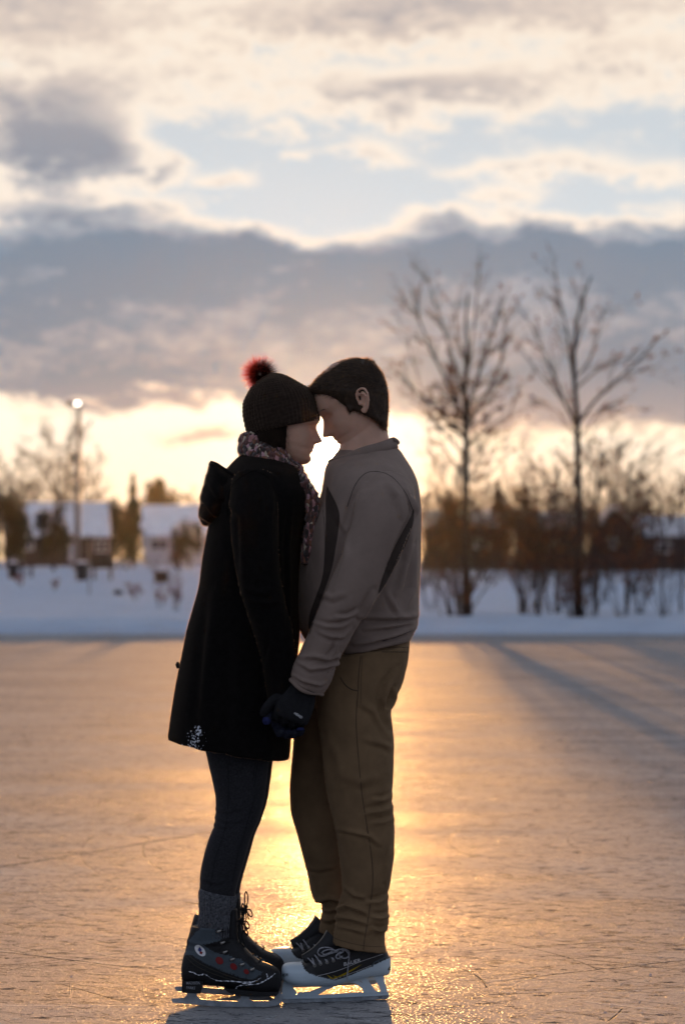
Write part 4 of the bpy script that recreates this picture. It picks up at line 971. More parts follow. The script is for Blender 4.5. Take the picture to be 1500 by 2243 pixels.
# scarf: two loops of chunky yarn and a hanging end
mb = MB(); rnd = random.Random(7)
for (bk, fr, hd, r, ph0) in (((541, 968), (648, 1034), .070, .019, 0), ((537, 982), (655, 1056), .078, .020, 1.3), ((545, 958), (636, 1008), .062, .014, 2.1)):
    pts = []; a0, a1 = P(*bk, YC), P(*fr, YC); c = (a0 + a1) / 2; u = (a1 - a0) / 2; N = 90
    for k in range(N + 1):
        a = 2 * math.pi * k / N; pts.append(c + u * math.cos(a) * (1 + .03 * math.sin(3 * a + ph0)) + Vector((0, -hd * math.sin(a), .006 * math.sin(5 * a + ph0))))
    mb.tube(pts, [r * (1 + .12 * math.sin(7 * 6.283 * k / N + ph0)) for k in range(N + 1)], 26, flat=1.15)
for (pp, r) in (([(656, 1040), (672, 1062), (686, 1085), (688, 1110), (682, 1140), (675, 1175), (670, 1215)], .010), ([(660, 1058), (672, 1090), (680, 1120), (676, 1160), (668, 1235)], .008)):
    mb.tube(interp_rows([tuple(P(a, b, 6.60 - (.035 if b > 1050 else 0))) for a, b in pp], 6), r, 18, flat=1.6)
v, f = fuse(mb, .0028, 1); n_ = normals(v, f)
v = v + n_ * (.0028 * vnoise(v * 110) + .0018 * vnoise(v * 230 + 5))[:, None]
scarf = link('scarf', v, f, SCARF, woman, True)
fuzz(v, n_, 3000, .007, .0004, 33, FUZZR, scarf, 'yarn_glow_fibres', rim)
# hat
mb = MB(); n = 224
slices(mb, [(545, 956, 699, 922, .084), (541, 950, 701, 912, .090), (535, 930, 700, 893, .094), (531, 905, 697, 876, .097), (532, 885, 689, 862, .097), (538, 868, 679, 852, .094), (548, 852, 664, 843, .087), (560, 838, 648, 832, .074), (572, 828, 632, 824, .054), (582, 822, 618, 819, .034), (592, 818, 608, 817, .012)], YC, step=8, n=n, ex=2.05)
v = np.concatenate(mb.v); n_ = normals(v, [q for q in mb.f if len(q) == 4]); m = len(v) // n; k = np.tile(np.arange(n), m); row = np.repeat(np.arange(m), n); fade = np.clip((m - row) / (m * .35), .15, 1)
v = v + n_ * ((np.abs(np.cos(k / n * math.pi * 56)) ** .6 * .0036 + .0012 * np.sin(row * 1.9 + (k // 4) * .5)) * fade + .0016 * vnoise(v * 60))[:, None]
hat = link('knit_hat', v, mb.f, KNIT, woman, True)
fuzz(v, n_, 6000, .0065, .0004, 34, FUZZ, hat, 'yarn_glow_fibres', rim)
def pom_material():
    m = bpy.data.materials.new('pompom_fur'); m.use_nodes = True; t = m.node_tree; V.tree = t; b = t.nodes['Principled BSDF']
    g = t.nodes.new('ShaderNodeNewGeometry'); vm = t.nodes.new('ShaderNodeVectorMath'); vm.operation = 'DISTANCE'; t.links.new(g.outputs['Position'], vm.inputs[0]); vm.inputs[1].default_value = PC + Vector((.016, 0, -.004))
    c = ramp(V.m('DIVIDE', V(vm.outputs['Value']), .078), [(.0, (.02, .01, .008)), (.48, (.05, .014, .009)), (.62, (.55, .045, .02)), (1, (.95, .20, .08))]); t.links.new(c, b.inputs['Base Color']); b.inputs['Roughness'].default_value = .5
    tr = t.nodes.new('ShaderNodeBsdfTranslucent'); t.links.new(c, tr.inputs[0]); mx = t.nodes.new('ShaderNodeMixShader'); mx.inputs[0].default_value = .88
    t.links.new(b.outputs[0], mx.inputs[1]); t.links.new(tr.outputs[0], mx.inputs[2]); tp = t.nodes.new('ShaderNodeBsdfTransparent'); m2 = t.nodes.new('ShaderNodeMixShader'); m2.inputs[0].default_value = .65
    t.links.new(tp.outputs[0], m2.inputs[1]); t.links.new(mx.outputs[0], m2.inputs[2]); t.links.new(m2.outputs[0], t.nodes['Material Output'].inputs[0]); return m
PC = P(569, 819, YC); rnd = random.Random(6); pts = []; dirs = []
for _ in range(5200):
    d_ = Vector((rnd.gauss(0, 1), rnd.gauss(0, 1), rnd.gauss(0, 1))).normalized()
    cl_ = Vector((round(d_.x * 3), round(d_.y * 3), round(d_.z * 3))).normalized(); d2 = (d_ + cl_ * .35 * rnd.random()).normalized()
    pts.append(PC + d_ * .013); dirs.append(d2)
m_ = MB(); strands(m_, pts, dirs, .046, .00045, rnd, .25, 3, (0, 0, 0)); m_.tube([PC - Vector((0, 0, .02)), PC - Vector((0, 0, .012)), PC, PC + Vector((0, 0, .012)), PC + Vector((0, 0, .02))], [.006, .017, .021, .017, .006], 14); m_.build('pompom', pom_material(), hat)
# hair showing between hat and scarf
mb = MB(); slices(mb, [(556, 925, 650, 910, .076), (552, 950, 647, 935, .078), (552, 968, 642, 958, .077), (556, 985, 638, 980, .072), (560, 1000, 632, 1000, .055)], YC, n=48)
v, f = fuse(mb, .004, 2); n_ = normals(v, f); v = v + n_ * (.003 * vnoise(v * np.array((160, 160, 12))))[:, None]
wh = link('hair', v, f, HAIRF, woman, True)
rnd = random.Random(12); idx = [rnd.randrange(len(v)) for _ in range(2600)]; m_ = MB()
strands(m_, v[idx], [Vector(n_[i]) * .25 + Vector((rnd.gauss(.05, .2), 0, -1)) for i in idx], .035, .0003, rnd, .3, 3); m_.build('hair_strands', HAIRF, wh)
# gloves
mb = MB(); w_hand(mb, .0022); limb(mb, [(620, 1500, 6.482, .034, .032), (622, 1535, 6.485, .030, .026)])
v, f = fuse(mb, .0025, 1); n_ = normals(v, f); v = v + n_ * (.0009 * np.sin(v[:, 2] * 1500) + .0007 * vnoise(v * 260))[:, None]
wg = link('knit_glove', v, f, GKNIT, woman, True)
mb = MB(); w_hand_far(mb, .0022); v, f = fuse(mb, .003, 1); link('knit_glove', v, f, GKNIT, woman, True)
mb = MB(); 
for c, d_, r in ((P(584, 1579, 6.443), (0, 0, -.01), .0125), (P(658, 1597, 6.436), (0, 0, .004), .011)):
    mb = MB(); mb.tube([c - Vector(d_), c, c + Vector(d_)], [r * .7, r, r * .6], 12); v, f = fuse(mb, .002, 2); link('glove_fingertip', v, f, BLUEK, wg, True)

# her skates
GREY_PANEL = [(489, 2024), (464, 2022), (444, 2029), (425, 2043), (414, 2060), (408, 2078), (407, 2092), (425, 2092), (450, 2107), (491, 2126), (528, 2140), (554, 2144), (571, 2134), (576, 2127), (554, 2117), (528, 2099), (500, 2090), (476, 2086), (461, 2077), (448, 2068), (489, 2056)]
def w_skate(dx, dy, YY, near):
    S_ = lambda pts: [(a + dx, b + dy) for a, b in pts]
    mb = MB()
    xloft(mb, [(399 + dx, 2112 + dy, 2143 + dy, .022), (402 + dx, 2096 + dy, 2152 + dy, .031), (410 + dx, 2080 + dy, 2156 + dy, .036), (440 + dx, 2060 + dy, 2157 + dy, .040), (480 + dx, 2050 + dy, 2160 + dy, .040), (515 + dx, 2052 + dy, 2166 + dy, .043),
               (545 + dx, 2084 + dy, 2172 + dy, .048), (572 + dx, 2105 + dy, 2175 + dy, .050), (592 + dx, 2113 + dy, 2174 + dy, .046), (606 + dx, 2121 + dy, 2171 + dy, .037), (614 + dx, 2131 + dy, 2164 + dy, .024), (617 + dx, 2141 + dy, 2156 + dy, .010)], YY, ex=2.5)
    slices(mb, [(404 + dx, 2120 + dy, 520 + dx, 2125 + dy, .036), (405 + dx, 2095 + dy, 535 + dx, 2098 + dy, .037), (409 + dx, 2066 + dy, 521 + dx, 2070 + dy, .040), (416 + dx, 2040 + dy, 507 + dx, 2046 + dy, .043), (421 + dx, 2028 + dy, 503 + dx, 2030 + dy, .045)], YY)
    slices(mb, [(494 + dx, 2100 + dy, 538 + dx, 2094 + dy, .024), (496 + dx, 2060 + dy, 523 + dx, 2056 + dy, .026), (499 + dx, 2025 + dy, 521 + dx, 2022 + dy, .027), (503 + dx, 1992 + dy, 520 + dx, 1990 + dy, .025)], YY)
    v, f = fuse(mb, .0028, 2); v = folds(v, f, [(S_([(402, 2060), (440, 2070), (500, 2062)]), 5, .002), (S_([(545, 2090), (560, 2110), (566, 2130)]), 4, .0015)], 0, .0008, (30, 30, 30)); v = snap(v, S_(GREY_PANEL), 1.2)
    C = v[[q[0] for q in f]]; cx, cy = pxy(C); mk = inpoly(cx, cy, S_(GREY_PANEL)); (v1, f1), (v2, f2) = split(v, f, mk)
    boot = link('skate_boot', v2, f2, BOOTB, woman, True); link('side_panel', v1, f1, BOOTG, boot, True); B = bvh(v, f)
    # sole: heel block and forefoot
    m_ = MB(); x0, x1 = P(400 + dx, 0, YY).x, P(444 + dx, 0, YY).x; za, zb = P(0, 2145 + dy, YY).z, P(0, 2170 + dy, YY).z
    h = [P(401 + dx, 2144 + dy, YY), P(400 + dx, 2168 + dy, YY), P(404 + dx, 2170 + dy, YY), P(441 + dx, 2172 + dy, YY), P(445 + dx, 2158 + dy, YY), P(447 + dx, 2146 + dy, YY)]
    m_.prism([(q.x, q.z) for q in h], YY - .034, YY + .034)
    m_.build('heel', BOOTB, boot); HB_ = bvh(np.concatenate(m_.v), [q for q in m_.f])
    m_ = MB(); h = [P(a + dx, b + dy, YY) for a, b in ((492, 2160), (505, 2170), (520, 2176), (560, 2178), (606, 2176), (612, 2168), (560, 2166))]
    m_.prism([(q.x, q.z) for q in h], YY - .040, YY + .040); m_.build('sole', BOOTB, boot)
    # blade with its posts, toe pick end on the right
    bl = [(376, 2189), (380, 2186), (404, 2185), (409, 2181), (411, 2170), (431, 2172), (432, 2181), (439, 2188), (465, 2191), (520, 2193), (527, 2188), (529, 2174), (545, 2175), (546, 2187), (553, 2192), (592, 2192), (601, 2186), (602, 2172), (613, 2172), (619, 2180), (620, 2190), (615, 2196), (608, 2202), (580, 2206), (540, 2207), (470, 2204), (416, 2199), (379, 2196)]
    m_ = MB(); q = [P(a + dx, b + dy, YY) for a, b in bl]; m_.prism([(p.x, p.z) for p in q], YY - .0024, YY + .0024)
    m_.build('blade', STEEL, boot); BB = bvh(np.concatenate(m_.v), m_.f)
    for c, w_, y_ in ((421, 18, 2171), (537, 22, 2176), (600, 20, 2175)):
        m_ = MB(); m_.box(P(c + dx, y_ + dy, YY), (w_ / 790, .04, .003)); m_.build('mounting_plate', STEEL, boot)
    # hooks, eyelets, laces
    hooks = [(478, 2040), (486, 2065), (492, 2086), (508, 2102), (529, 2113), (551, 2124)]
    cent = [(507, 2033), (514, 2054), (524, 2074), (537, 2090), (553, 2102), (570, 2112)]
    for a, b in hooks:
        h = hit(B, a + dx, b + dy, .002)
        if h is None: continue
        m_ = MB(); m_.tube([h + Vector((-.003, .002, 0)), h + Vector((0, -.003, 0)), h + Vector((.006, -.004, .003)), h + Vector((.008, -.002, .005))], [.004, .0042, .003, .002], 8); m_.build('lace_hook', METAL, boot, True)
    m_ = MB(); rnd = random.Random(3)
    for (a, b), (c, d) in zip(hooks, cent):
        for k in (0, 1):
            h0 = hit(B, a + dx, b + dy, .005); q0 = P(c + dx, d + dy, YY - .010 * (1 - k))
            if h0 is None: continue
            q1 = P(c + dx + 2, d + dy - 10 + 18 * k, YY); md = (h0 + q1) / 2 + Vector((.003, -.006, .002)); m_.tube(interp_rows([tuple(h0), tuple(md), tuple(q1), tuple(q1 + Vector((-.004, .020, 0)))], 4), .0019, 6)
    for pts in ([(522, 2030), (530, 2010), (529, 1990), (532, 1979), (536, 1990), (534, 2008), (529, 2022)], [(529, 2020), (540, 2018), (546, 2028), (543, 2034), (535, 2026), (529, 2018)], [(529, 2018), (533, 2036), (530, 2052), (536, 2070), (532, 2084)], [(527, 2022), (522, 2046), (528, 2066), (534, 2076), (530, 2100)], [(531, 2012), (535, 2026), (538, 2040)], [(518, 2020), (526, 2014), (531, 2018)]):
        m_.tube(interp_rows([tuple(P(a + dx, b + dy, YY - .014)) for a, b in pts], 5), .0021, 6)
    m_.tube([P(524 + dx, 2020 + dy, YY - .012), P(530 + dx, 2016 + dy, YY - .014), P(534 + dx, 2010 + dy, YY - .013)], [.004, .006, .004], 8)
    m_.build('laces', LACEB, boot, True)
    for a, b, r1, r2, an in ((481, 2104, 9.5, 7.5, -45), (512, 2117, 8.5, 6.5, -45), (540, 2128, 6.5, 5.2, -45)):
        m_ = MB(); patch(m_, B, [(x + dx, y + dy) for x, y in oval(a, b, r1, r2, an)], .0014); m_.build('red_badge', RED, boot)
    if near:
        m_ = MB(); patch(m_, B, oval(439, 2082, 15, 9, -50, 20), .0014); lg = m_.build('logo_badge', WHITEP, boot)
        m_ = MB(); patch(m_, B, [(438, 2072), (434, 2081), (439, 2086), (443, 2081)], .0026); m_.build('blue_mark', BLUEP, lg)
        m_ = MB(); patch(m_, B, [(440, 2083), (437, 2088), (442, 2091), (445, 2086)], .0026); m_.build('red_mark', RED, lg)
        m_ = MB(); text_on(m_, HB_, 'MADISON', 408, 2156, 6.2, 0, .0012, .80, .1); text_on(m_, HB_, 'PARKS', 408, 2166, 6.2, -3, .0012, .80, .1); m_.build('handwriting', mat('chalk_marker', (.30, .31, .33), .8, .3, 200), boot)
        rnd = random.Random(2)
        for pts in ([(413, 2128), (425, 2131), (436, 2136), (446, 2134)], [(450, 2134), (462, 2142), (478, 2148), (500, 2149), (530, 2151), (556, 2150), (572, 2142)], [(516, 2168), (522, 2160), (540, 2157), (566, 2155), (584, 2146), (596, 2138), (603, 2132)], [(585, 2146), (586, 2138), (584, 2133)], [(530, 2153), (548, 2153), (560, 2148)]):
            m_ = MB(); A = interp_rows(pts, 8); Q = [hit(B, a[0] + rnd.gauss(0, .4), a[1] + rnd.gauss(0, .35), .0002) for a in A]; Q = [q for q in Q if q is not None]
            if len(Q) > 3: m_.tube(Q, [rnd.choice((.0002, .0003, .0005, .0010, .0018)) for _ in Q], 6)
            m_.build('snow_line', FLAKE, boot)
        for pts in ([(410, 2090), (440, 2112), (490, 2134), (530, 2147)], [(408, 2096), (430, 2116), (470, 2134), (520, 2150)]):
            m_ = MB(); seam(m_, B, pts, .0008, 0); m_.build('seam', mat('boot_piping', (.05, .045, .03), .7, .2), boot, True)
w_skate(0, 0, 6.593, True); w_skate(7, -26, 6.765, False)

# ------------------------------------------------------------------ man
M_TORSO = [(742, 985, 850, 965, .052), (728, 1004, 862, 978, .070), (716, 1018, 876, 990, .105), (711, 1034, 888, 1008, .150), (708, 1055, 902, 1030, .185), (704, 1080, 914, 1057, .207), (696, 1102, 921, 1095, .215),
           (674, 1150, 924, 1148, .212), (658, 1200, 924, 1200, .206), (651, 1260, 921, 1258, .20), (650, 1320, 918, 1305, .193), (654, 1370, 917, 1345, .188), (668, 1400, 914, 1370, .182), (700, 1424, 905, 1386, .172), (716, 1442, 898, 1402, .166)]
M_ARMN = [(856, 1070, 6.53, .070, .060), (846, 1110, 6.475, .078, .066), (832, 1160, 6.455, .076, .066), (808, 1220, 6.445, .071, .064), (778, 1285, 6.435, .067, .062), (752, 1335, 6.435, .058, .058), (724, 1390, 6.44, .054, .054), (700, 1440, 6.45, .053, .053), (682, 1476, 6.455, .056, .052), (670, 1502, 6.46, .050, .048)]
M_ARMF = [(856, 1070, 6.83, .070, .060), (846, 1110, 6.885, .074, .066), (832, 1160, 6.905, .070, .066), (808, 1220, 6.915, .066, .064), (780, 1285, 6.915, .062, .062), (755, 1335, 6.91, .056, .058), (735, 1390, 6.90, .052, .054), (722, 1440, 6.89, .048, .053), (715, 1500, 6.88, .042, .048)]
M_LEGN = [(700, 1440, 896, 1415, .085, 6.60), (692, 1500, 884, 1490, .092, 6.60), (696, 1560, 858, 1550, .090, 6.60), (704, 1620, 863, 1614, .087, 6.60), (710, 1680, 862, 1680, .082, 6.60), (718, 1740, 858, 1745, .077, 6.61), (733, 1810, 864, 1795, .073, 6.62), (743, 1870, 863, 1875, .068, 6.63),
          (750, 1925, 857, 1928, .066, 6.64), (749, 1962, 851, 1958, .065, 6.65), (739, 1992, 853, 1998, .069, 6.655), (735, 2024, 851, 2032, .067, 6.655), (732, 2040, 843, 2044, .066, 6.655), (728, 2066, 847, 2086, .068, 6.655)]
M_LEGF = [(690, 1440, 880, 1430, .085, 6.79), (664, 1500, 850, 1490, .090, 6.80), (646, 1560, 820, 1550, .090, 6.80), (641, 1636, 800, 1630, .086, 6.80), (637, 1700, 795, 1700, .080, 6.80), (637, 1770, 792, 1770, .075, 6.80), (648, 1815, 795, 1815, .071, 6.80), (661, 1865, 795, 1865, .067, 6.80),
          (673, 1910, 788, 1910, .066, 6.81), (681, 1955, 782, 1958, .066, 6.81), (690, 1973, 784, 1975, .064, 6.81), (706, 1984, 788, 1990, .058, 6.81), (704, 2008, 785, 2015, .062, 6.81), (699, 2036, 780, 2052, .063, 6.81), (702, 2042, 780, 2060, .063, 6.81)]
mb = MB()
MH = head(mb, 707, 957, YC, 31, -1, 1.05)
slices(mb, [(760, 930, 845, 890, .050), (748, 965, 846, 925, .058), (738, 998, 851, 958, .060), (728, 1025, 862, 985, .068), (722, 1045, 880, 1010, .10)], YC, ex=2.1)
slices(mb, M_TORSO[2:], YC, shrink=.9); slices(mb, M_LEGN, YC, shrink=.74); slices(mb, M_LEGF, YC, shrink=.70); slices(mb, [(700, 1400, 895, 1390, .14), (690, 1480, 880, 1470, .15), (690, 1540, 860, 1535, .14)], YC)
limb(mb, M_ARMN, shrink=.75); limb(mb, M_ARMF, shrink=.75)
yfn = lambda px: 6.647 + (px - 620) * .055 / 227
for yy in (yfn, lambda px: yfn(px) + .17):
    o_ = 0 if yy is yfn else -26
    xloft(mb, [(640 + o_, 2125 + o_, 2140 + o_, .02), (660 + o_, 2118 + o_, 2146 + o_, .034), (700 + o_, 2095 + o_, 2148 + o_, .034), (750 + o_, 2070 + o_, 2142 + o_, .034), (830 + o_, 2060 + o_, 2120 + o_, .032), (842 + o_, 2090 + o_, 2115 + o_, .02)], 0, yf=yy)
def m_hand(mb, g):
    limb(mb, [(676, 1485, 6.462, .030 + g, .026 + g), (662, 1512, 6.455, .038 + g, .021 + g), (650, 1540, 6.445, .046 + g, .017 + g), (641, 1562, 6.438, .047 + g, .0155 + g), (636, 1574, 6.440, .045 + g, .014 + g)], n=24, ex=2.5)
    for i, (x0, y0) in enumerate(((611, 1562), (629, 1571), (647, 1577), (664, 1577))):      # fingers close behind her hand
        finger(mb, [P(x0 + 1, y0 - 10, 6.442), P(x0 - 3, y0 + 5, 6.446), P(x0 - 6, y0 + 12, 6.475), P(x0 - 4, y0 + 10 - i, 6.512), P(x0 + 2, y0 + 2 - i, 6.53)], .0105 + g, .0086 + g)
    finger(mb, [P(622, 1522, 6.452), P(602, 1532, 6.445), P(588, 1545, 6.442), P(580, 1558, 6.446), P(577, 1568, 6.452)], .0125 + g, .0092 + g)
SHORT = True; m_hand(mb, -.0015)
def m_hand_far(mb, g):
    limb(mb, [(716, 1495, 6.88, .030 + g, .024 + g), (706, 1530, 6.87, .042 + g, .02 + g), (696, 1562, 6.865, .043 + g, .017 + g)])
    for i in range(4): finger(mb, [P(678 + 11 * i, 1556, 6.865), P(674 + 11 * i, 1580, 6.862), P(672 + 11 * i, 1592, 6.84), P(676 + 11 * i, 1586, 6.815)], .0100 + g, .0082 + g)
    finger(mb, [P(690, 1530, 6.865), P(670, 1545, 6.85), P(664, 1565, 6.845)], .0115 + g, .009 + g)
m_hand_far(mb, -.0015); SHORT = False
v, f = fuse(mb, .0032, 1)
man = link('person', v, f, SKIN, None, True, origin=(P(770, 2195, YC).x, YC, 0))
prop(man, 'bare headed man in a taupe jacket and brown trousers, bowing to the woman', 'person')
# hair
M_HAIR = [(766, 787, 800, 786, .022), (744, 795, 818, 797, .052), (722, 808, 832, 812, .070), (700, 826, 841, 828, .082), (684, 842, 847, 846, .087), (676, 856, 850, 866, .0885), (694, 872, 850, 884, .086), (716, 886, 850, 900, .0825), (742, 898, 849, 915, .079), (790, 910, 848, 930, .072), (822, 926, 845, 944, .05)]
mb = MB(); slices(mb, M_HAIR, YC, n=48, ex=2.15); xloft(mb, [(758, 884, 896, .0825), (765, 880, 914, .0822), (773, 880, 908, .081), (779, 880, 892, .080)], YC, n=20, ex=3)
v, f = fuse(mb, .0035, 1); n_ = normals(v, f)
flow = v * np.array((22, 120, 40)); v = v + n_ * (.0014 * vnoise(flow))[:, None]
mh = link('hair', v, f, HAIRM, man, True); rnd = random.Random(21); x_, y_ = pxy(v)
idx = [rnd.randrange(len(v)) for _ in range(26000)]; dr = []; pk = []
for i in idx:
    n3 = Vector(n_[i]); top = max(0, n3.z)
    if y_[i] < 850 or x_[i] < 740: fl = Vector((-1, rnd.gauss(0, .25), -.25 + rnd.gauss(0, .15))); k = .28 + .25 * rnd.random()
    else: fl = Vector((-.15 + rnd.gauss(0, .15), rnd.gauss(0, .1), -1)); k = .10 + .14 * rnd.random()
    if 795 < x_[i] < 822 and y_[i] < 800: fl = Vector((.3, 0, .4)); k = .7                  # crown cowlick
    fl = (fl - n3 * fl.dot(n3)); 
    if fl.length < 1e-3 or (abs(n3.y) < .3 and rnd.random() < .35): continue
    dr.append(fl.normalized() + n3 * k); pk.append(v[i] - n_[i] * .001)
m_ = MB(); strands(m_, pk[4500:], dr[4500:], .017, .00026, rnd, .35, 3, (0, 0, 0)); m_.build('hair_strands', HAIRM, mh)
m_ = MB(); strands(m_, pk[:4500], dr[:4500], .021, .00034, rnd, .45, 3, (0, 0, 0)); m_.build('light_brown_strands', HAIRL, mh)  # part of the strands in a lighter brown, for variation
rp = [i for i in range(len(v)) if abs(n_[i][1]) < .3 and (x_[i] > 700 or y_[i] < 850)]; pk = []; dr = []  # strands added along the outline, rim light in their orange colour
for _ in range(4200):
    i = rnd.choice(rp); n3 = Vector(n_[i]); fl = Vector((-1, rnd.gauss(0, .2), -.1)) if y_[i] < 850 else Vector((0, rnd.gauss(0, .2), -1))
    fl = fl - n3 * fl.dot(n3); dr.append(fl.normalized() + n3 * rnd.uniform(.25, .8)); pk.append(v[i])
kk = range(len(pk))
m_ = MB(); strands(m_, [pk[i] for i in kk], [dr[i] + Vector((0, 0, .15)) for i in kk], 0.013, .00038, rnd, .4, 3, (0, 0, 0)); m_.build('hair_glow_strands', HAIRT, mh)
m_ = MB()                                        # cowlick at the crown
for _ in range(160):
    p0 = P(rnd.uniform(796, 816), rnd.uniform(790, 798), YC + rnd.uniform(-.03, .03)); strands(m_, [p0], [Vector((rnd.gauss(-.1, .3), rnd.gauss(0, .3), 1))], .020, .00032, rnd, .5, 3, (0, 0, 0))
m_.build('cowlick_strands', HAIRT, mh)
m_ = MB()                                        # ragged fringe over his forehead
for _ in range(420):
    p0 = P(rnd.uniform(674, 712), rnd.uniform(842, 868), YC + rnd.uniform(-.06, .06)); strands(m_, [p0], [Vector((-.8 + rnd.gauss(0, .2), rnd.gauss(0, .2), -.75 + rnd.gauss(0, .3)))], .018, .00030, rnd, .4, 3, (0, 0, 0))
m_.build('fringe_strands', HAIRM, mh)
# eyebrow and lashes, her and him
def brow(W, who, s):
    m_ = MB(); rnd = random.Random(5)
    for sd_ in (-1, 1):
        for k in range(70):
            t = k / 70; a = W(9.75 - t * 2.2 - .2, sd_ * (1.3 + 4.0 * t), 13.5 + .5 * math.sin(t * 3)); b = W(9.75 - t * 2.2 - .1, sd_ * (1.9 + 4.2 * t), 13.7 + .3 * math.sin(t * 3) - .3 * t); m_.tube([a, (a + b) / 2, b], [.0007, .0006, .0002], 3)
    m_.build('eyebrows', HAIRM, who)
brow(MH, man, 1); brow(WH, woman, 1)
# jacket
mb = MB(); slices(mb, M_TORSO, YC, n=64); limb(mb, M_ARMN, n=36); limb(mb, M_ARMF, n=30)
v, f = fuse(mb, .0045, 2)
JF = [([(902, 1090), (905, 1125), (880, 1180), (850, 1250)], 5, .007), ([(905, 1150), (895, 1230), (868, 1300)], 9, .006), ([(912, 1200), (905, 1290), (880, 1340)], 10, .006), ([(790, 1352), (830, 1352), (890, 1352), (914, 1348)], 7, .007),
      ([(800, 1378), (850, 1372), (905, 1362)], 6, .006), ([(775, 1412), (830, 1400), (890, 1384)], 6, .007), ([(770, 1360), (745, 1372), (715, 1372), (690, 1364)], 6, .006), ([(786, 1340), (760, 1352), (735, 1352)], 6, .006),
      ([(700, 1385), (725, 1395), (752, 1396), (768, 1380)], 6, .005), ([(662, 1440), (690, 1438), (720, 1445), (745, 1436)], 6, .006), ([(740, 1400), (735, 1425), (722, 1440)], 5, .005), ([(655, 1452), (680, 1466), (712, 1462), (742, 1450)], 5, .006),
      ([(640, 1478), (665, 1492), (700, 1500), (715, 1494)], 4, .005), ([(720, 1470), (738, 1452), (744, 1436)], 5, .006), ([(742, 1130), (760, 1170), (758, 1220), (735, 1290)], 10, .004), ([(800, 1060), (776, 1110), (764, 1160)], 9, .005),
      ([(820, 1300), (806, 1330), (796, 1356)], 8, .006), ([(848, 1060), (870, 1090), (876, 1130)], 8, .004), ([(888, 1070), (902, 1105), (906, 1130)], 5, .004), ([(848, 1300), (870, 1340), (872, 1352)], 8, .004), ([(700, 1300), (730, 1310), (756, 1300)], 9, .003)]
v = folds(v, f, [(a, b * .85, c * 1.75) for a, b, c in JF], 1, .0045, (7, 7, 4))
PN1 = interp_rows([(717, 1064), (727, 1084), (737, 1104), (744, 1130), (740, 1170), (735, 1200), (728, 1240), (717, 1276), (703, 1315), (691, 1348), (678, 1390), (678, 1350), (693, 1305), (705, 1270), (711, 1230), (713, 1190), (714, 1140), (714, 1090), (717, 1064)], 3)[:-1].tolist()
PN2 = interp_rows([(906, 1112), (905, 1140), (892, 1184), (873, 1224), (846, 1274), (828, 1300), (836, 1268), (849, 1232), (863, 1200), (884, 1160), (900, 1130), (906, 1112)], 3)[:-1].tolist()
v = v + normals(v, f) * (.0013 * vnoise(v * np.array((26, 26, 13))) + .0005 * vnoise(v * np.array((60, 60, 30))))[:, None]
jk = link('jacket', v, f, SOFT, man, True); JB = bvh(v, f)
fuzz(v, normals(v, f), 13000, .0036, .00034, 35, FUZZ, jk, 'fleece_glow_fibres', rim)
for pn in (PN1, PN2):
    m_ = MB(); patch(m_, JB, pn, .0010); m_.build('side_panel', SOFTD, jk, True)  # dark panels, the shade between sleeve and torso painted into their colour
for pts, r in (([(760, 1110), (778, 1062), (802, 1036), (834, 1034), (862, 1048), (888, 1080), (904, 1118)], .0011), ([(904, 1118), (898, 1136), (872, 1190), (842, 1268)], .0010), ([(706, 1100), (712, 1180), (706, 1270), (682, 1376)], .0010),
               ([(640, 1494), (660, 1506), (690, 1518)], .0012), ([(838, 1404), (866, 1396), (900, 1382)], .0012)):
    m_ = MB(); seam(m_, JB, pts, r, -.0002); 
    if m_.n: m_.build('seam', STITCHJ, jk, True)
# standing collar, elastic cuff, gathered hem with toggle
def ring(px0, py0, px1, py1, hd, r, h, name, material, par, rr=1.0, N=64, sag=0):
    m_ = MB(); a0, a1 = P(px0, py0, YC), P(px1, py1, YC); c = (a0 + a1) / 2; u = (a1 - a0) / 2; o_ = []
    ax = Vector((-(a1 - a0).z, 0, (a1 - a0).x)).normalized()
    prof = [(-r, -h), (r, -h), (r * 1.2, 0), (r, h), (0, h + r), (-r, h)]
    for k in range(N):
        t = 2 * math.pi * k / N; d_ = u * math.cos(t) + Vector((0, -hd * math.sin(t), 0)); e_ = d_.normalized()
        for a, b in prof: o_.append(c + d_ + e_ * (a + .0012 * math.sin(t * 9)) + ax * (b + .0015 * math.sin(t * 5) - sag * math.sin(t) ** 2))
    n = len(prof); f = [(k * n + j, k * n + (j + 1) % n, ((k + 1) % N) * n + (j + 1) % n, ((k + 1) % N) * n + j) for k in range(N) for j in range(n)]
    m_.add([tuple(q) for q in o_], f); return m_.build(name, material, par, True)
ring(724, 1022, 866, 972, .076, .0035, .014, 'collar', SOFT, jk); 
m_ = MB(); A = [P(856, 962, 6.66), P(866, 966, 6.64), P(872, 973, 6.62)]; m_.tube(interp_rows([tuple(P(862, 962, YC - .03)), tuple(P(868, 966, YC - .01)), tuple(P(871, 970, YC + .01))], 4), .006, 8); m_.build('collar_fold', SOFT, jk, True)
for (c, t, ra, rb, w_) in ((P(669, 1504, 6.46), (P(682, 1476, 6.455) - P(668, 1506, 6.46)).normalized(), .049, .044, .006),):
    m_ = MB(); u = t.cross(Vector((0, 1, 0))).normalized(); w2 = t.cross(u)
    pts = [c + u * ra * math.cos(a) + w2 * rb * math.sin(a) + t * .004 * math.sin(3 * a) for a in [2 * math.pi * k / 40 for k in range(41)]]; m_.tube(pts, w_, 8); m_.build('cuff', SOFT, jk, True)
m_ = MB(); m_.tube(interp_rows([tuple(P(a, b, 6.64)) for a, b in ((890, 1388), (897, 1394), (903, 1390), (902, 1383), (895, 1384))], 4), .0028, 8); m_.build('hem_toggle', SOFT, jk, True)
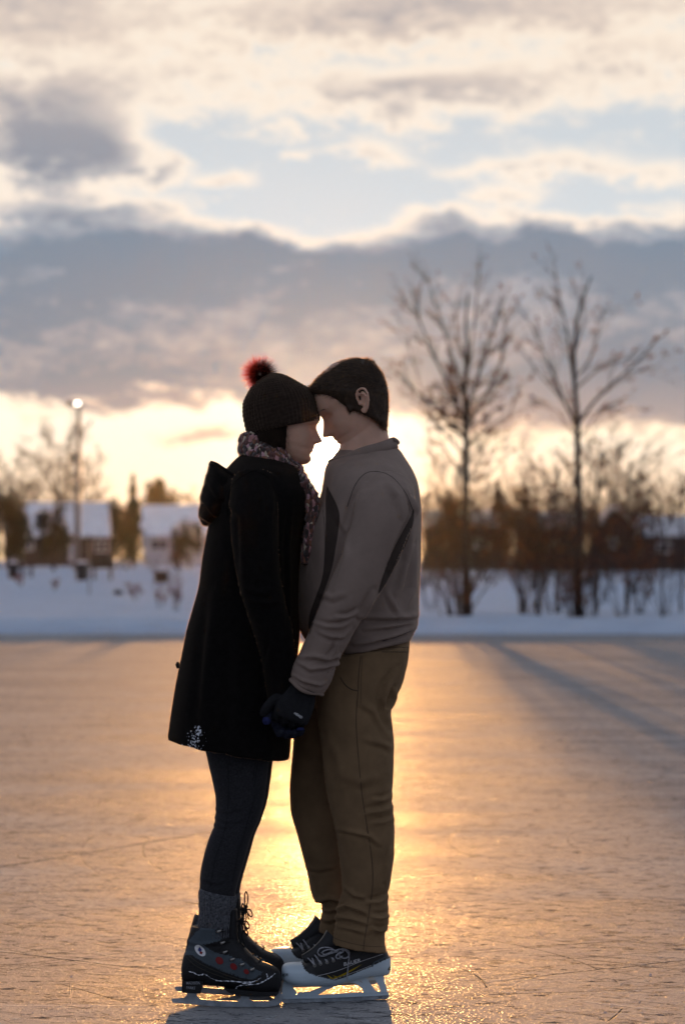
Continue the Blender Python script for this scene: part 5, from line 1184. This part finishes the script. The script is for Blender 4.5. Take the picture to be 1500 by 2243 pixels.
# trousers
mb = MB(); slices(mb, M_LEGN, YC, n=44); slices(mb, M_LEGF, YC, n=44)
slices(mb, [(716, 1418, 897, 1396, .160), (706, 1440, 896, 1420, .168), (696, 1475, 890, 1462, .176), (690, 1515, 876, 1500, .172), (690, 1550, 856, 1545, .15)], 6.695, n=48)
v, f = fuse(mb, .0045, 2)
PF = [([(866, 1510), (862, 1530), (852, 1548), (846, 1556)], 5, .009), ([(846, 1500), (838, 1530), (846, 1570), (856, 1590)], 8, .006), ([(870, 1470), (850, 1500), (842, 1520)], 8, .005), ([(720, 1620), (740, 1660), (748, 1720)], 14, .004),
      ([(736, 1816), (770, 1822), (810, 1832), (830, 1850)], 6, .005), ([(862, 1764), (835, 1775), (800, 1780)], 7, .006), ([(864, 1790), (840, 1800), (815, 1802)], 6, .005), ([(860, 1740), (840, 1752), (815, 1752)], 6, .004),
      ([(752, 1940), (775, 1960), (800, 1968)], 6, .005), ([(740, 1992), (762, 1984), (790, 1994), (805, 2004)], 6, .008), ([(736, 2010), (770, 2012), (805, 2024)], 6, .007), ([(852, 1962), (830, 1975), (800, 1976)], 6, .006), ([(854, 2004), (835, 2010), (815, 2008)], 6, .008),
      ([(848, 2034), (830, 2038), (812, 2032)], 5, .007), ([(742, 2030), (775, 2036), (800, 2044)], 5, .005), ([(690, 1975), (720, 1968), (745, 1975)], 6, .009), ([(700, 1990), (720, 1996), (742, 1992)], 5, .007), ([(700, 2012), (720, 2018), (738, 2012)], 5, .006),
      ([(672, 1900), (700, 1905), (730, 1900)], 6, .004), ([(860, 1860), (850, 1900), (846, 1930)], 7, .005), ([(800, 1620), (840, 1630), (858, 1640)], 8, .004), ([(790, 1540), (820, 1560), (850, 1612)], 9, .004), ([(750, 1700), (790, 1712), (830, 1700)], 14, .003)]
v = folds(v, f, [(a, b * .9, c * 1.6) for a, b, c in PF], 1, .0035, (8, 8, 4))
v = v + normals(v, f) * (.0014 * vnoise(v * np.array((24, 24, 10))) + .0006 * vnoise(v * np.array((60, 60, 26))))[:, None]
tr = link('trousers', v, f, CHINO, man, True); TB = bvh(v, f)
fuzz(v, normals(v, f), 10000, .0028, .0003, 36, FUZZ, tr, 'twill_glow_fibres', rim)
for pts, r in (([(790, 1436), (786, 1470), (784, 1514), (780, 1580), (785, 1660), (793, 1740), (802, 1800), (814, 1880), (816, 1940), (808, 2000), (798, 2060), (795, 2094)], .0012), ([(746, 1484), (756, 1500), (770, 1510), (783, 1513)], .0018),
               ([(834, 1418), (860, 1418), (894, 1418)], .0012), ([(836, 1428), (862, 1428), (894, 1428)], .0012), ([(731, 2054), (760, 2064), (800, 2072), (843, 2074)], .0009), ([(794, 1436), (791, 1480), (790, 1540)], .0008)):
    m_ = MB(); seam(m_, TB, pts, r, -.0001)
    if m_.n: m_.build('seam', STITCH, tr, True)
# gloves
mb = MB(); m_hand(mb, .0022); v, f = fuse(mb, .0026, 1); n_ = normals(v, f); v = v + n_ * (.0008 * vnoise(v * 120))[:, None]
g_ = link('glove', v, f, GLOVE, man, True); GB = bvh(v, f)
m_ = MB(); text_on(m_, GB, 'HEAD', 643, 1563, 5.4, -34, .0012, 1.05, .15); m_.build('lettering', WHITEP, g_)
mb = MB(); m_hand_far(mb, .0022); v, f = fuse(mb, .003, 1); link('glove', v, f, GLOVE, man, True)

# his goalie skates
BND = [(560, 2050), (661, 2050), (659, 2104), (662, 2110), (667, 2122), (677, 2131), (696, 2138), (715, 2143), (733, 2147), (746, 2144), (773, 2134), (812, 2117), (853, 2098), (875, 2080), (875, 2000), (560, 2000)]
def m_skate(dx, dy, yo, near):
    yf = lambda px: yfn(px - dx) + yo; PP = lambda a, b, o=0: P(a + dx, b + dy, yf(a + dx) + o)
    mb = MB()
    xloft(mb, [(a + dx, t + dy, b + dy, w_) for a, t, b, w_ in [(617, 2120, 2142, .018), (620, 2114, 2147, .032), (628, 2110, 2152, .043), (645, 2108, 2157, .050), (662, 2107, 2159, .053), (685, 2095, 2160, .052), (700, 2082, 2160, .050), (725, 2068, 2160, .048), (745, 2060, 2156, .045), (775, 2058, 2148, .042), (810, 2060, 2140, .040), (840, 2070, 2137, .036), (850, 2082, 2134, .028), (855, 2098, 2124, .012)]], 0, yf=yf, ex=2.6)
    v, f = fuse(mb, .0025, 1); C = v[[q[0] for q in f]]; cx, cy = pxy(C); blk = inpoly(cx, cy, [(a + dx, b + dy) for a, b in BND]); n_ = normals(v, f)
    vx, vy = pxy(v); inn = inpoly(vx, vy, [(a + dx, b + dy - 1.5) for a, b in BND]); v = v - n_ * (inn * .0035)[:, None]
    v = snap(v, [(a + dx, b + dy) for a, b in BND], 1.4)
    (v1, f1), (v2, f2) = split(v, f, blk)
    sk = link('skate_boot', v1, f1, SHINY, man, True); cw = link('cowling', v2, f2, COWL, sk, True); B = bvh(v, f)
    def pr(poly, th, name, mt, par=sk):
        m_ = MB(); n = len(poly); a = [tuple(PP(x, y, -th)) for x, y in poly]; b = [tuple(PP(x, y, th)) for x, y in poly]
        m_.add(a + b, [tuple(range(n)), tuple(range(2 * n - 1, n - 1, -1))] + [(i, i + n, (i + 1) % n + n, (i + 1) % n) for i in range(n)]); return m_
    m_ = MB()
    for poly, th in (([(621, 2148), (640, 2154), (643, 2165), (652, 2176), (640, 2182), (617, 2182), (618, 2165)], .0130), ([(646, 2182), (655, 2173), (678, 2172), (700, 2163), (722, 2156), (748, 2150), (744, 2157), (714, 2169), (694, 2181)], .0122),
                     ([(617, 2178), (700, 2179), (795, 2173), (849, 2172), (852, 2180), (700, 2187), (618, 2188)], .0110), ([(742, 2154), (756, 2146), (778, 2144), (794, 2154), (806, 2168), (816, 2175), (798, 2177), (791, 2164), (778, 2153), (760, 2152)], .0126),
                     ([(788, 2144), (803, 2143), (822, 2170), (832, 2175), (812, 2178), (801, 2164)], .0118), ([(818, 2140), (839, 2134), (848, 2172), (834, 2175), (830, 2160)], .0132)):
        q = pr(poly, th, '', None); m_.add(np.concatenate(q.v), q.f)
    m_.build('blade_holder', COWL, sk); pr([(617, 2186.6), (700, 2186), (800, 2181.2), (850, 2179), (853, 2182), (846, 2188.5), (760, 2192.5), (700, 2195), (621, 2197), (616, 2192)], .0020, '', None).build('blade', STEEL, sk)
    pr([(806, 2136), (828, 2132), (829, 2137), (808, 2141)], .020, '', None).build('insert', YEL, sk)
    # eyelets and laces over the tongue
    ey = [(689, 2115), (702, 2111), (716, 2108), (730, 2104), (745, 2098)]; tp = [(679, 2099), (694, 2092), (708, 2087), (720, 2082), (734, 2078)]
    m_ = MB(); m_.tube(interp_rows([tuple(PP(666, 2106)), tuple(PP(690, 2095)), tuple(PP(712, 2080)), tuple(PP(726, 2068)), tuple(PP(736, 2058))], 5), [.012 + .0006 * i for i in range(21)], 14, flat=1.6); m_.build('tongue', SHINY, sk, True)
    for a, b in ey:
        h = hit(B, a + dx, b + dy, .0006)
        if h is None: continue
        m_ = MB(); m_.tube([h + Vector((.0038 * math.cos(t), -.001, .0038 * math.sin(t))) for t in [k * .6283 for k in range(11)]], .0011, 6); m_.build('eyelet', METAL, sk, True)
    m_ = MB(); rnd = random.Random(4)
    for i, ((a, b), (c, d)) in enumerate(zip(ey, tp)):
        h = hit(B, a + dx, b + dy, .002)
        if h is None: continue
        for k in (-4, 5):
            t_ = PP(c + k, d, -.016); t2 = PP(c + k * .6, d - 1, .015); md = (h + t_) / 2 + Vector((0, -.004, .002)); m_.tube(interp_rows([tuple(h), tuple(md), tuple(t_), tuple(t2)], 5), .0027, 7, flat=.5)
    if near:
        for pts in ([(738, 2086), (722, 2076), (702, 2077), (696, 2088), (706, 2094), (724, 2088), (738, 2084)], [(738, 2084), (750, 2078), (764, 2084), (762, 2096), (750, 2098), (741, 2088)], [(736, 2082), (718, 2080), (706, 2086), (712, 2091), (728, 2084)], [(742, 2080), (756, 2082), (764, 2092), (763, 2110), (761, 2130), (759.5, 2148)], [(746, 2084), (736, 2094), (740, 2100), (750, 2094)], [(732, 2084), (744, 2079), (752, 2084), (742, 2089)]):
            A = [tuple(P(a, b, yf(a) - .050 - .006 * math.sin(j))) for j, (a, b) in enumerate(pts)]; m_.tube(interp_rows(A, 6), .0030, 8, flat=.55)
    m_.build('laces', LACEW, sk, True)
    for pts in ([(694, 2138), (740, 2126), (790, 2106), (838, 2090)], [(730, 2146), (780, 2128), (820, 2112)]):
        m_ = MB(); seam(m_, B, [(a + dx, b + dy) for a, b in pts], .0005, .0004)
        if m_.n: m_.build('piping', WHITEP, sk)
    if near:
        for poly in ([(728, 2136), (738, 2139), (752, 2132), (794, 2111), (776, 2123), (750, 2138), (736, 2141)], [(715, 2134), (728, 2142), (745, 2137), (736, 2144), (724, 2144)]):
            m_ = MB(); patch(m_, B, poly, .0014); m_.build('yellow_stripe', YEL, sk)
        m_ = MB(); text_on(m_, B, 'BAUER', 752, 2116, 8.0, 14, .0016, 1.16, .2); m_.build('lettering', WHITEP, sk)
        m_ = MB(); text_on(m_, B, 'UER', 614.5, 2139, 6.2, 4, .0016, 1.1, .25); m_.build('toe_lettering', SHINY, sk)
        m_ = MB(); patch(m_, B, [(848, 2124), (852, 2117), (855, 2117), (854, 2125)], .0016); m_.build('heel_mark', SHINY, sk)
        m_ = MB(); patch(m_, B, [(812, 2117), (818, 2107), (848, 2093), (849, 2096), (820, 2110), (816, 2118)], .0012); m_.build('heel_badge', BOOTG, sk)
        m_ = MB(); q = bvh(*[(np.concatenate(z.v), z.f) for z in [pr([(617, 2186.6), (800, 2181.2), (850, 2179), (846, 2188.5), (621, 2197)], .0020, '', None)]][0]); text_on(m_, q, 'LS²', 829, 2186, 3.4, 2, .0006, 1.2, .2); m_.build('blade_lettering', SHINY, sk)
m_skate(0, 0, 0, True); m_skate(-25, -33, .17, False)
HAZE, HAZE_G = 0.000016, 0.90

# ------------------------------------------------------------------ frosty air lit by the low sun
hb = MB(); hb.box((0, 730, 9), (760, 1640, 20))
hz_m = bpy.data.materials.new('frosty_air'); hz_m.use_nodes = True; t = hz_m.node_tree; t.nodes.clear()
pv = t.nodes.new('ShaderNodeVolumePrincipled'); pv.inputs['Color'].default_value = (.95, .93, .90, 1); pv.inputs['Density'].default_value = HAZE; pv.inputs['Anisotropy'].default_value = HAZE_G
ou = t.nodes.new('ShaderNodeOutputMaterial'); t.links.new(pv.outputs[0], ou.inputs['Volume'])
o = hb.build('haze', hz_m); prop(o, 'thin frosty air filling the rink and park', 'haze', kind='stuff')
